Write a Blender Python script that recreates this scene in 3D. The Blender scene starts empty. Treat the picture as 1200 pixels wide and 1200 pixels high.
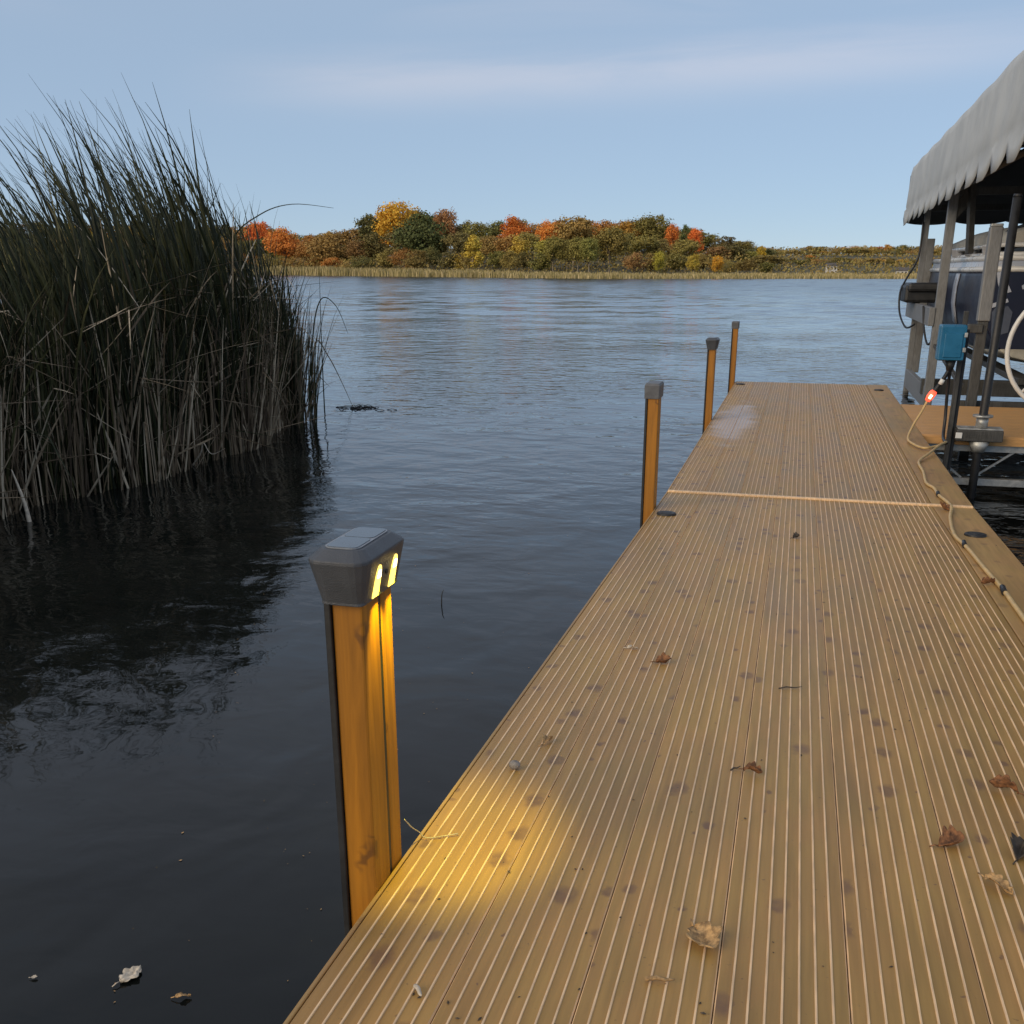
import bpy, math, random
from mathutils import Vector, Matrix, noise as mnoise
R = math.radians
rnd = random.Random(11)
sc = bpy.context.scene
col = sc.collection

# ------------------------------------------------------------------ helpers
class MB:
    """collects shapes, then links them as ONE mesh object"""
    def __init__(s): s.v = []; s.f = []; s.m = []; s.smooth = []
    def face(s, idx, m=0, sm=False): s.f.append(tuple(idx)); s.m.append(m); s.smooth.append(sm)
    def add(s, vs, fs, m=0, sm=False):
        o = len(s.v); s.v.extend([tuple(v) for v in vs])
        for f in fs: s.face([i + o for i in f], m, sm)
    def box(s, x0, x1, y0, y1, z0, z1, m=0):
        s.add([(x0,y0,z0),(x1,y0,z0),(x1,y1,z0),(x0,y1,z0),(x0,y0,z1),(x1,y0,z1),(x1,y1,z1),(x0,y1,z1)],
              [(0,3,2,1),(4,5,6,7),(0,1,5,4),(1,2,6,5),(2,3,7,6),(3,0,4,7)], m)
    def bar(s, a, b, w, h, m=0, up=Vector((0,0,1))):
        a = Vector(a); b = Vector(b); d = (b - a).normalized()
        r = d.cross(up)
        if r.length < 1e-3: r = d.cross(Vector((0,1,0)))
        r.normalize(); u = r.cross(d).normalized()
        vs = []
        for p in (a, b):
            for sx, sz in ((-1,-1),(1,-1),(1,1),(-1,1)): vs.append(p + r*sx*w/2 + u*sz*h/2)
        s.add(vs, [(0,1,2,3),(7,6,5,4),(0,4,5,1),(1,5,6,2),(2,6,7,3),(3,7,4,0)], m)
    def tube(s, pts, rad, n=8, m=0, cap=True):
        pts = [Vector(p) for p in pts]; N = len(pts)
        rs = rad if isinstance(rad, (list, tuple)) else [rad]*N
        prev = None; rings = []
        for i, p in enumerate(pts):
            d = (pts[min(i+1,N-1)] - pts[max(i-1,0)])
            d = d.normalized() if d.length > 1e-9 else Vector((0,0,1))
            if prev is None:
                r = d.cross(Vector((0,0,1)))
                if r.length < 1e-3: r = Vector((1,0,0))
            else: r = prev - d*prev.dot(d)
            r.normalize(); prev = r; u = d.cross(r)
            rings.append([p + (r*math.cos(2*math.pi*k/n) + u*math.sin(2*math.pi*k/n))*rs[i] for k in range(n)])
        o = len(s.v)
        for ring in rings: s.v.extend([tuple(q) for q in ring])
        for i in range(N-1):
            for k in range(n):
                k2 = (k+1) % n
                s.face((o+i*n+k, o+i*n+k2, o+(i+1)*n+k2, o+(i+1)*n+k), m, True)
        if cap:
            s.face([o+k for k in reversed(range(n))], m); s.face([o+(N-1)*n+k for k in range(n)], m)
    def disc(s, c, r, h, n=24, m=0, ry=None):
        ry = ry or r; x, y, z = c
        bot = [(x+r*math.cos(2*math.pi*k/n), y+ry*math.sin(2*math.pi*k/n), z) for k in range(n)]
        mid = [(x+.97*r*math.cos(2*math.pi*k/n), y+.97*ry*math.sin(2*math.pi*k/n), z+h*.8) for k in range(n)]
        top = [(x+.86*r*math.cos(2*math.pi*k/n), y+.86*ry*math.sin(2*math.pi*k/n), z+h) for k in range(n)]
        fs = []
        for a in (0, n):
            for k in range(n): fs.append((a+k, a+(k+1)%n, a+n+(k+1)%n, a+n+k))
        fs.append([2*n+k for k in range(n)])
        s.add(bot+mid+top, fs, m)
    def loft(s, rings, m=0, closed=True, caps=True, sm=False):
        n = len(rings[0]); o = len(s.v)
        for r in rings: s.v.extend([tuple(p) for p in r])
        for i in range(len(rings)-1):
            for k in range(n if closed else n-1):
                k2 = (k+1) % n
                s.face((o+i*n+k, o+i*n+k2, o+(i+1)*n+k2, o+(i+1)*n+k), m, sm)
        if caps:
            s.face([o+k for k in reversed(range(n))], m, False); s.face([o+(len(rings)-1)*n+k for k in range(n)], m, False)
    def build(s, name, mats, parent=None, bevel=0, solid=0):
        me = bpy.data.meshes.new(name); me.from_pydata(s.v, [], s.f); me.update()
        for mm in (mats if isinstance(mats, (list, tuple)) else [mats]): me.materials.append(mm)
        me.polygons.foreach_set('material_index', s.m); me.polygons.foreach_set('use_smooth', s.smooth)
        o = bpy.data.objects.new(name, me); col.objects.link(o)
        if parent: o.parent = parent
        if solid:
            md = o.modifiers.new('solidify', 'SOLIDIFY'); md.thickness = solid; md.offset = 0
        if bevel:
            md = o.modifiers.new('bevel', 'BEVEL'); md.width = bevel; md.segments = 2; md.limit_method = 'ANGLE'; md.angle_limit = R(40)
        return o

def tag(o, label, cat, group=None, kind=None):
    if label: o['label'] = label
    if cat: o['category'] = cat
    if group: o['group'] = group
    if kind: o['kind'] = kind
    return o
def empty(name, loc, label, cat, group=None, rot=(0,0,0)):
    o = bpy.data.objects.new(name, None); col.objects.link(o); o.empty_display_size = .1
    o.location = loc; o.rotation_euler = rot
    return tag(o, label, cat, group)
def copy_tree(o, parent=None):
    c = o.copy(); col.objects.link(c)
    if parent: c.parent = parent
    for ch in list(o.children): copy_tree(ch, c)
    return c
def smooth_path(pts, n=6):
    P = [Vector(p) for p in pts]; out = []
    for i in range(len(P)-1):
        p0 = P[max(i-1,0)]; p1 = P[i]; p2 = P[i+1]; p3 = P[min(i+2,len(P)-1)]
        for k in range(n):
            t = k/n
            out.append(.5*((2*p1)+(p2-p0)*t+(2*p0-5*p1+4*p2-p3)*t*t+(3*p1-p0-3*p2+p3)*t**3))
    out.append(P[-1]); return out

# ------------------------------------------------------------------ materials
class NT:
    def __init__(s, nt): s.nt = nt; s.L = nt.links
    def n(s, typ, **kw):
        nd = s.nt.nodes.new(typ)
        for k, v in kw.items(): setattr(nd, k, v)
        return nd
    def put(s, sock, v):
        if isinstance(v, bpy.types.NodeSocket): s.L.new(v, sock)
        else: sock.default_value = v
    def math(s, op, a, b=0., c=0., clamp=False):
        m = s.n('ShaderNodeMath', operation=op, use_clamp=clamp)
        for i, v in enumerate((a, b, c)): s.put(m.inputs[i], v)
        return m.outputs[0]
    def vmath(s, op, a, b=(0,0,0)):
        m = s.n('ShaderNodeVectorMath', operation=op); s.put(m.inputs[0], a); s.put(m.inputs[1], b); return m.outputs[0]
    def noise(s, vec, scale, detail=3, rough=.5, dist=0.):
        m = s.n('ShaderNodeTexNoise'); s.put(m.inputs['Vector'], vec)
        m.inputs['Scale'].default_value = scale; m.inputs['Detail'].default_value = detail
        m.inputs['Roughness'].default_value = rough; m.inputs['Distortion'].default_value = dist
        return m.outputs['Fac']
    def ramp(s, fac, stops, interp='LINEAR'):
        r = s.n('ShaderNodeValToRGB'); cr = r.color_ramp; cr.interpolation = interp
        while len(cr.elements) < len(stops): cr.elements.new(.5)
        for e, (p, c) in zip(cr.elements, stops):
            e.position = p; e.color = (c, c, c, 1) if isinstance(c, (int, float)) else (*c, 1)
        s.put(r.inputs[0], fac); return r.outputs[0]
    def smooth(s, v, a, b, lo=0., hi=1.):
        m = s.n('ShaderNodeMapRange', interpolation_type='SMOOTHSTEP'); s.put(m.inputs['Value'], v)
        for nm, x in (('From Min',a),('From Max',b),('To Min',lo),('To Max',hi)): m.inputs[nm].default_value = x
        return m.outputs[0]
    def mix(s, fac, a, b, mode='MIX'):
        m = s.n('ShaderNodeMix', data_type='RGBA', blend_type=mode)
        s.put(m.inputs[0], fac)
        for sock, v in ((m.inputs[6], a), (m.inputs[7], b)):
            s.put(sock, v if isinstance(v, bpy.types.NodeSocket) else (*v, 1) if len(v) == 3 else v)
        return m.outputs[2]
    def sep(s, v):
        m = s.n('ShaderNodeSeparateXYZ'); s.put(m.inputs[0], v); return m.outputs
    def comb(s, x, y, z):
        m = s.n('ShaderNodeCombineXYZ'); s.put(m.inputs[0], x); s.put(m.inputs[1], y); s.put(m.inputs[2], z); return m.outputs[0]
def new_mat(name):
    m = bpy.data.materials.new(name); m.use_nodes = True
    t = NT(m.node_tree); b = m.node_tree.nodes['Principled BSDF']
    return m, t, b
def simple(name, c, rough=.6, metal=0., var=.25, scale=12., bump=.15, bscale=60., streak=None, dirt=None):
    m, t, b = new_mat(name)
    pos = t.n('ShaderNodeNewGeometry').outputs['Position']
    vec = t.vmath('MULTIPLY', pos, streak) if streak else pos
    n1 = t.noise(vec, scale, 4, .6)
    k = t.smooth(n1, .3, .7, 1-var, 1+var)
    cc = t.mix(1., (*c,), t.comb(k, k, k), 'MULTIPLY')
    if dirt:
        n2 = t.noise(pos, 3.5, 5, .65)
        cc = t.mix(t.smooth(n2, .5, .72, 0, .7), cc, dirt)
    t.put(b.inputs['Base Color'], cc)
    t.put(b.inputs['Roughness'], t.smooth(n1, .2, .8, max(rough-.12, .03), min(rough+.12, 1)))
    b.inputs['Metallic'].default_value = metal
    if bump:
        bp = t.n('ShaderNodeBump'); bp.inputs['Strength'].default_value = bump; bp.inputs['Distance'].default_value = .004
        t.put(bp.inputs['Height'], t.noise(vec, bscale, 3)); t.put(b.inputs['Normal'], bp.outputs[0])
    return m
def deck_mat(name, base, knots=1.):
    m, t, b = new_mat(name)
    pos = t.n('ShaderNodeNewGeometry').outputs['Position']
    rpo = t.n('ShaderNodeObjectInfo').outputs['Random']
    p = t.vmath('ADD', pos, t.comb(t.math('MULTIPLY', rpo, 7.), t.math('MULTIPLY', rpo, 31.), 0.))
    grain = t.noise(t.vmath('MULTIPLY', p, (60., 3., 10.)), 1.3, 5, .6)
    broad = t.noise(t.vmath('MULTIPLY', p, (5., 1.6, 1.)), 1., 3, .55)
    kx = t.math('MULTIPLY', t.smooth(grain, .25, .75, .86, 1.12), t.smooth(broad, .3, .7, .86, 1.13))
    kx = t.math('MULTIPLY', kx, t.math('ADD', .95, t.math('MULTIPLY', rpo, .1)))
    c = t.mix(1., base, t.comb(kx, kx, kx), 'MULTIPLY')
    mot = t.noise(t.vmath('MULTIPLY', p, (9., 4., 1.)), 1., 3, .6)
    c = t.mix(t.smooth(mot, .35, .65, .1, .7), c, t.mix(1., c, (.93, 1.04, .90), 'MULTIPLY'))
    # knots printed in the boards
    wob = t.noise(t.vmath('MULTIPLY', p, (1.,1.,0.)), 40., 3)
    vo = t.n('ShaderNodeTexVoronoi', voronoi_dimensions='2D')
    vo.inputs['Scale'].default_value = 1.
    vs = t.vmath('ADD', t.vmath('MULTIPLY', p, (11., 8., 0.)), t.comb(t.math('MULTIPLY', wob, .25), t.math('MULTIPLY', wob, .25), 0.))
    t.put(vo.inputs['Vector'], vs)
    rndc = t.sep(vo.outputs['Color'])
    rad = t.math('MULTIPLY', t.smooth(rndc[0], .12, .95, 0., 1.), .21)
    d = t.math('DIVIDE', vo.outputs['Distance'], t.math('ADD', rad, .001))
    km = t.math('MULTIPLY', t.smooth(d, 1.25, .45, 0, 1), t.smooth(wob, .2, .75, .35, .75*knots))
    c = t.mix(km, c, (.13, .068, .05))
    # small dirt flecks, dusty weathering
    fl = t.noise(pos, 130., 2)
    c = t.mix(t.smooth(fl, .7, .78, 0, .5), c, (.07, .05, .035))
    # wet, scuffed patch on the far section, its white sheen painted into the colour
    xy = t.sep(pos)
    ex = t.math('DIVIDE', t.math('SUBTRACT', xy[0], -.35), .14); ey = t.math('DIVIDE', t.math('SUBTRACT', xy[1], 6.75), .95)
    rr = t.math('SQRT', t.math('ADD', t.math('MULTIPLY', ex, ex), t.math('MULTIPLY', ey, ey)))
    rr = t.math('ADD', rr, t.math('MULTIPLY', t.math('SUBTRACT', t.noise(pos, 7., 4), .5), 1.2))
    patch = t.smooth(rr, 1.15, .45, 0, .8)
    c = t.mix(patch, c, (.50, .43, .41))
    t.put(b.inputs['Base Color'], c)
    t.put(b.inputs['Roughness'], t.math('SUBTRACT', t.smooth(broad, .2, .8, .42, .56), t.math('MULTIPLY', patch, .12)))
    b.inputs['Specular IOR Level'].default_value = .42
    bp = t.n('ShaderNodeBump'); bp.inputs['Strength'].default_value = .25; bp.inputs['Distance'].default_value = .0015
    t.put(bp.inputs['Height'], grain); t.put(b.inputs['Normal'], bp.outputs[0])
    return m
def wood_mat(name, base):
    m, t, b = new_mat(name)
    pos = t.n('ShaderNodeNewGeometry').outputs['Position']
    rpo = t.n('ShaderNodeObjectInfo').outputs['Random']
    p = t.vmath('ADD', pos, t.comb(t.math('MULTIPLY', rpo, 5.), t.math('MULTIPLY', rpo, 3.), t.math('MULTIPLY', rpo, 9.)))
    grain = t.noise(t.vmath('MULTIPLY', p, (45., 45., 2.2)), 1., 5, .6, .6)
    k = t.smooth(grain, .25, .75, .62, 1.22)
    c = t.mix(1., base, t.comb(k, k, k), 'MULTIPLY')
    vo = t.n('ShaderNodeTexVoronoi'); vo.inputs['Scale'].default_value = 1.
    wob = t.noise(p, 30., 2)
    t.put(vo.inputs['Vector'], t.vmath('ADD', t.vmath('MULTIPLY', p, (11., 11., 8.)), t.comb(wob, wob, wob)))
    km = t.smooth(vo.outputs['Distance'], .19, .06, 0, .6)
    c = t.mix(km, c, (.06, .025, .012))
    t.put(b.inputs['Base Color'], c); b.inputs['Roughness'].default_value = .5
    bp = t.n('ShaderNodeBump'); bp.inputs['Strength'].default_value = .2; bp.inputs['Distance'].default_value = .001
    t.put(bp.inputs['Height'], grain); t.put(b.inputs['Normal'], bp.outputs[0])
    return m
def foliage_mat(name, rough=.75, transl=.2):
    m, t, b = new_mat(name)
    oi = t.n('ShaderNodeObjectInfo'); ri = t.n('ShaderNodeNewGeometry').outputs['Random Per Island']
    k = t.math('ADD', 1.1, t.math('MULTIPLY', ri, .7))
    c = t.mix(1., oi.outputs['Color'], t.comb(k, k, t.math('MULTIPLY', k, .95)), 'MULTIPLY')
    n = t.noise(t.n('ShaderNodeTexCoord').outputs['Object'], .45, 3)
    c = t.mix(t.smooth(n, .42, .66, 0, .55), c, t.mix(1., c, (.75, 1.05, .7), 'MULTIPLY'))
    t.put(b.inputs['Base Color'], c); b.inputs['Roughness'].default_value = rough
    b.inputs['Specular IOR Level'].default_value = .2
    return m
def blade_mat(name, c0, c1, c2, rough=.6):
    m, t, b = new_mat(name)
    g = t.n('ShaderNodeNewGeometry')
    n = t.noise(t.vmath('MULTIPLY', g.outputs['Position'], (30., 30., 3.)), 1., 3)
    c = t.ramp(g.outputs['Random Per Island'], [(0, c0), (.6, c1), (1, c2)])
    k = t.smooth(n, .3, .7, .7, 1.25)
    t.put(b.inputs['Base Color'], t.mix(1., c, t.comb(k, k, k), 'MULTIPLY')); b.inputs['Roughness'].default_value = rough
    b.inputs['Specular IOR Level'].default_value = .25
    return m
def emit_mat(name, c, s, base=(.8,.7,.4)):
    m, t, b = new_mat(name)
    b.inputs['Base Color'].default_value = (*base, 1)
    b.inputs['Emission Color'].default_value = (*c, 1); b.inputs['Emission Strength'].default_value = s
    b.inputs['Roughness'].default_value = .4
    return m

M = {}
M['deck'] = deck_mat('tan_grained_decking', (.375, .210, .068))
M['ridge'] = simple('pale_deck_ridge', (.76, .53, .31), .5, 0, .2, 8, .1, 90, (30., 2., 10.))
M['deckside'] = deck_mat('plain_tan_decking', (.42, .245, .095), .45)
M['sidedeck'] = simple('orange_tan_decking', (.60, .33, .12), .55, 0, .15, 5, .2, 40, (2., 30., 10.))
M['wood'] = wood_mat('orange_stained_wood', (.37, .15, .010))
M['dark'] = simple('black_plastic', (.018, .019, .021), .5, 0, .3, 15)
M['capgrey'] = simple('slate_grey_plastic', (.062, .068, .078), .42, 0, .12, 30, .35, 700)
M['capplain'] = simple('grey_weathered_cap', (.11, .115, .125), .5, 0, .2, 30, .3, 300)
M['panel'] = simple('solar_cell_glass', (.10, .125, .15), .22, 0, .08, 20, 0)
M['panelrim'] = simple('panel_bezel', (.22, .24, .265), .4, 0, .08, 20, 0)
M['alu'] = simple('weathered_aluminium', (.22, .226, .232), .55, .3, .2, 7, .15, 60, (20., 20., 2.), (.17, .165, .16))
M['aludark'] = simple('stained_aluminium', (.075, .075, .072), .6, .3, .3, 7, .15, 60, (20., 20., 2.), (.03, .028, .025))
M['galv'] = simple('galvanised_steel', (.42, .43, .42), .45, .5, .25, 25)
M['canvas'] = simple('grey_canopy_vinyl', (.47, .50, .515), .75, 0, .1, 3, .3, 25)
M['canvasdark'] = simple('canopy_lining', (.10, .10, .10), .85, 0, .15, 3, .2, 25)  # far end curtain, darker than the canopy cover
M['blue'] = simple('blue_painted_plastic', (.012, .13, .26), .35, 0, .1, 20, .05, 100)
M['navy'] = simple('navy_gelcoat', (.010, .013, .034), .42, 0, .15, 4, 0)
M['slate'] = simple('slate_gelcoat', (.10, .11, .145), .25, 0, .15, 4, 0)
M['white'] = simple('white_gelcoat', (.72, .72, .70), .3, 0, .08, 4, 0)
M['silver'] = simple('silver_graphic_film', (.55, .56, .60), .3, .2, .1, 4, 0)
M['hullbottom'] = simple('stained_hull_bottom', (.50, .47, .39), .5, 0, .2, 5, .1, 30, None, (.2, .17, .12))
M['cover'] = simple('tan_boat_cover', (.55, .52, .45), .85, 0, .12, 6, .4, 30)
M['glass'] = simple('tinted_windshield', (.02, .022, .03), .08, 0, .1, 4, 0)
M['cord'] = simple('tan_cord_jacket', (.56, .39, .17), .5, 0, .15, 30, .1, 200)
M['redplug'] = emit_mat('lit_red_plug', (1., .10, .05), 1.4, (.8, .1, .05))
M['plugcore'] = emit_mat('plug_neon', (1., .55, .25), 9., (.9, .4, .3))
M['led'] = emit_mat('warm_led_lens', (1., .66, .10), 2.6)
M['ledhot'] = emit_mat('warm_led_chip', (1., .86, .5), 7.)
M['leaf_tan'] = simple('dry_tan_leaf', (.40, .25, .11), .8, 0, .55, 110, .4, 150)
M['leaf_brown'] = simple('dry_brown_leaf', (.19, .085, .035), .8, 0, .6, 110, .4, 150)
M['leaf_dark'] = simple('dark_dry_leaf', (.05, .04, .03), .7, 0, .35, 60, .4, 150)
M['leaf_pale'] = simple('pale_leaf', (.55, .48, .38), .7, 0, .2, 60, .4, 150)
M['stone'] = simple('grey_pebble', (.22, .20, .19), .7, 0, .3, 80, .4, 200)
M['bark'] = simple('bark', (.30, .25, .19), .9, 0, .3, 3, .5, 8, (3., 3., .5))
M['foliage'] = foliage_mat('autumn_foliage')
M['reed_green'] = blade_mat('green_reed_leaf', (.010, .015, .007), (.026, .034, .013), (.085, .085, .035))
M['reed_tan'] = blade_mat('dead_reed_stem', (.08, .06, .042), (.26, .20, .13), (.60, .52, .39))
M['shore_reed'] = blade_mat('shore_reed', (.26, .22, .08), (.42, .34, .15), (.62, .50, .27))
M['house_wall'] = simple('pale_house_siding', (.62, .60, .56), .7, 0, .08, 1, 0)
M['house_roof'] = simple('dark_roof', (.10, .09, .085), .8, 0, .2, 1, 0)

# ------------------------------------------------------------------ layout numbers
CZ = 1.265                       # camera above the water
YS = 4.41                        # hinge between the two dock sections
SLOPE = .0297                    # the near section climbs towards the viewer
DX0, DX1 = -.493, .745
def deckz(y): return .35 + (SLOPE*(YS - y) if y < YS else 0)

# ------------------------------------------------------------------ dock sections
def plank_grooved(w, L, y0):
    """board with seven raised pale ridges; x from 0..w, top at z=0"""
    mb = MB(); rw = .0021; rh = .0016; n = 8; pitch = w/n
    prof = [(0.0006, -.0025, 0), (.0022, 0., 1)]
    for i in range(1, n):
        x = i*pitch
        prof += [(x-rw/2-.0005, 0., 0), (x-rw/2, rh, 1), (x+rw/2, rh, 1), (x+rw/2+.0005, 0., 0)]
    prof += [(w-.0022, 0., 0), (w-.0006, -.0025, 0)]
    o = len(mb.v)
    for y in (y0, y0+L):
        for x, z, _ in prof: mb.v.append((x, y, z))
    N = len(prof)
    for i in range(N-1):
        a, b = prof[i], prof[i+1]
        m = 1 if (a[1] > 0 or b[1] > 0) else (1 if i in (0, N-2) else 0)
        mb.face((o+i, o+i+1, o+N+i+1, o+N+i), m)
    mb.add([(prof[0][0], y0, -.0025), (prof[-1][0], y0, -.0025), (prof[-1][0], y0+L, -.0025), (prof[0][0], y0+L, -.0025),
            (prof[0][0], y0, -.03), (prof[-1][0], y0, -.03), (prof[-1][0], y0+L, -.03), (prof[0][0], y0+L, -.03)],
           [(0,4,5,1),(1,5,6,2),(2,6,7,3),(3,7,4,0),(7,6,5,4)], 0)
    return mb
def dock_section(label, yloc, L, caps, rot):
    t = empty('dock_section', (0, yloc, .35), label, 'dock', 'grooved tan dock sections', rot)
    y0 = -L if rot[0] else 0.
    y0 += .006
    W = (DX1 - DX0); n = 8; p = W/n
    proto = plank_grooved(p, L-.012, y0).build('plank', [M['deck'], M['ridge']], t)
    proto.location = (DX0, 0, 0)
    for i in range(1, 7):
        c = proto.copy(); col.objects.link(c); c.parent = t; c.location = (DX0+i*p, 0, 0)
    mb = MB(); x0 = DX0+7*p
    mb.box(x0+.0015, DX1, y0, y0+L-.012, -.03, .001)
    tag(mb.build('plank', M['deckside'], t, .002), 'plain smooth edge board', None)
    # frame under the boards
    mb = MB()
    for x in (DX0+.012, DX1-.05): mb.box(x, x+.038, y0+.01, y0+L-.02, -.17, -.031)
    k = int(L/.6)
    for i in range(k+1):
        y = y0+.06+i*(L-.2)/k; mb.box(DX0+.051, DX1-.051, y, y+.04, -.12, -.0315)
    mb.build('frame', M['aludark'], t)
    mb = MB(); mb.box(DX0-.007, DX0-.001, y0, y0+L-.012, -.09, -.001); mb.box(DX1+.001, DX1+.007, y0, y0+L-.012, -.09, -.001)
    mb.build('edge_trim', M['deckside'], t, .0015)
    for (cx, cy) in caps:
        mb = MB(); mb.disc((cx, cy, .0012), .038, .008); mb.disc((cx, cy, .0088), .02, .002)
        mb.build('hole_cover', M['dark'], t)
    return t
near = dock_section('nearer tan ridged dock section, sloping up towards the lit lantern post', YS, 7.4, [(-.439, 3.905-YS), (.672, 3.852-YS)], (-math.atan(SLOPE), 0, 0))
far = dock_section('farther tan ridged dock section ending in open water, with pale scuffed patch', YS, 4.87, [(-.444, 4.60), (.66, 4.42)], (0, 0, 0))
mb = MB(); mb.box(DX0, DX1, -.007, .011, -.002, .009); mb.build('hinge_strip', M['ridge'], far, .003)
mb = MB(); mb.box(DX0, DX1, 4.862, 4.87, -.1, -.0005); mb.build('end_trim', M['aludark'], far)

# ------------------------------------------------------------------ mooring posts
def rrect(x0, x1, y0, y1, r, z, n=4):
    pts = []
    for cx, cy, a0 in ((x1-r, y1-r, 0), (x0+r, y1-r, 90), (x0+r, y0+r, 180), (x1-r, y0+r, 270)):
        for k in range(n+1):
            a = R(a0 + 90*k/n); pts.append((cx+r*math.cos(a), cy+r*math.sin(a), z))
    return pts
PW, PD = .042, .105              # post section
def post_body(t, top, label_wood=None):
    """local origin at the water surface under the post's dock-side near corner; x from -PW..0, y 0..PD"""
    mb = MB(); mb.box(-PW-.009, -PW, -.004, PD+.004, -.9, top); mb.build('backing_strip', M['dark'], t, .0015)
    mb = MB(); mb.box(-PW+.0005, 0, 0, PD*.52, -.9, top); mb.build('board', M['wood'], t, .003)
    mb = MB(); mb.box(-PW+.0005, -.002, PD*.52+.012, PD, -.9, top); mb.build('board', M['wood'], t, .003)
    mb = MB(); mb.box(-PW+.004, -.003, PD*.52+.0005, PD*.52+.0115, -.9, top-.002); mb.build('core', M['dark'], t)  # dark strip standing in for the shade in the gap between the boards
def lantern(t, z0, lit):
    H = .056
    e = dict(b=(-PW-.011, .006, -.011, PD+.010), r=(-PW-.024, .017, -.024, PD+.022))
    b, r = e['b'], e['r']
    mb = MB()
    mb.loft([rrect(*b, .010, z0), rrect(*b, .012, z0+.004), rrect(*r, .023, z0+H), rrect(*r, .024, z0+H+.004),
             rrect(r[0]+.013, r[1]-.013, r[2]+.016, r[3]-.016, .016, z0+H+.015),
             rrect(r[0]+.016, r[1]-.016, r[2]+.019, r[3]-.019, .014, z0+H+.0155)], sm=False)
    body = mb.build('lantern_cap', M['capgrey'], t, .0012)
    mb = MB(); zt = z0+H+.0157
    q = (r[0]+.0175, r[1]-.0175, r[2]+.021, r[3]-.021)
    mb.loft([rrect(*q, .013, zt), rrect(*q, .013, zt+.0012)]); rim = mb.build('solar_panel', M['panelrim'], body)
    mb = MB(); g = .003; xm = (q[0]+q[1])/2; ym = (q[2]+q[3])/2
    mb.loft([rrect(q[0]+g, q[1]-g, q[2]+g, ym-.001, .008, zt+.0013), rrect(q[0]+g, q[1]-g, q[2]+g, ym-.001, .008, zt+.002)])
    mb.loft([rrect(q[0]+g, q[1]-g, ym+.001, q[3]-g, .008, zt+.0013), rrect(q[0]+g, q[1]-g, ym+.001, q[3]-g, .008, zt+.002)])
    mb.build('solar_cell', M['panel'], body)
    # two light windows in the dock-side face (face leans outwards towards the rim)
    def fx(z): return b[1] + (r[1]-b[1])*(z-z0-.004)/(H-.004)
    if lit:
        for yc in (.028, .082):
            mb = MB(); zs = [(.003, .0092), (.022, .0086), (.034, .0074), (.041, .0056), (.0445, .0034), (.046, .001)]
            ring = [(fx(z0+dz)+.0016, yc-w, z0+dz) for dz, w in zs] + [(fx(z0+dz)+.0016, yc+w, z0+dz) for dz, w in reversed(zs)]
            back = [(x-.004, y, z) for x, y, z in ring]
            mb.loft([back, ring]); mb.build('light_window', M['led'], body)
            mb = MB(); ring = [(fx(z0+.031)+.0022, yc-.005, z0+.029), (fx(z0+.031)+.0022, yc+.005, z0+.029), (fx(z0+.040)+.0022, yc+.0035, z0+.039), (fx(z0+.040)+.0022, yc-.0035, z0+.039)]
            mb.loft([[(x-.003, y, z) for x, y, z in ring], ring]); mb.build('led_chip', M['ledhot'], body)
        mb = MB(); mb.tube([(fx(z0+.03), .055, z0+.03), (fx(z0+.03)+.0018, .055, z0+.03)], .0032, 10); mb.build('sensor', M['dark'], body)
    return body
def plain_cap(t, z0):
    b = (-PW-.013, .004, -.006, PD+.006)
    mb = MB()
    mb.loft([rrect(*b, .006, z0), rrect(b[0]-.001, b[1]+.001, b[2]-.001, b[3]+.001, .006, z0+.05), rrect(b[0]+.004, b[1]-.004, b[2]+.004, b[3]-.004, .006, z0+.058)])
    mb.build('post_cap', M['capplain'], t, .001)
PX = -.5005
p1 = empty('mooring_post', (PX, 1.12, 0), 'nearest wooden post, its grey lantern cap glowing yellow from two windows', 'post', 'wooden posts along the left dock edge')
post_body(p1, .872); lantern(p1, .868, True)
p2 = empty('mooring_post', (PX, 3.99, 0), 'wooden post with plain grey cap beside the dock hinge, second from the lit lantern', 'post', 'wooden posts along the left dock edge')
post_body(p2, .80); plain_cap(p2, .797)
p3 = empty('mooring_post', (PX, 6.74, 0), 'wooden post with unlit flared dark cap beside the pale scuffed deck patch', 'post', 'wooden posts along the left dock edge')
post_body(p3, .80); lantern(p3, .792, False)
p4 = empty('mooring_post', (PX, 9.12, 0), 'farthest wooden post, thin with plain grey cap at the end corner of the dock', 'post', 'wooden posts along the left dock edge')
post_body(p4, .80); plain_cap(p4, .80)
for y in (.028, .082):           # the lit lantern's two lamps
    ld = bpy.data.lights.new('lantern_lamp', 'SPOT'); ld.energy = 6.; ld.color = (1., .82, .0)
    ld.spot_size = R(56); ld.spot_blend = .7; ld.shadow_soft_size = .003
    lo = bpy.data.objects.new('lantern_lamp', ld); col.objects.link(lo)
    lo.location = (.0245, y, .908); lo.rotation_euler = (R(13), R(1), 0); lo.parent = p1

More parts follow.
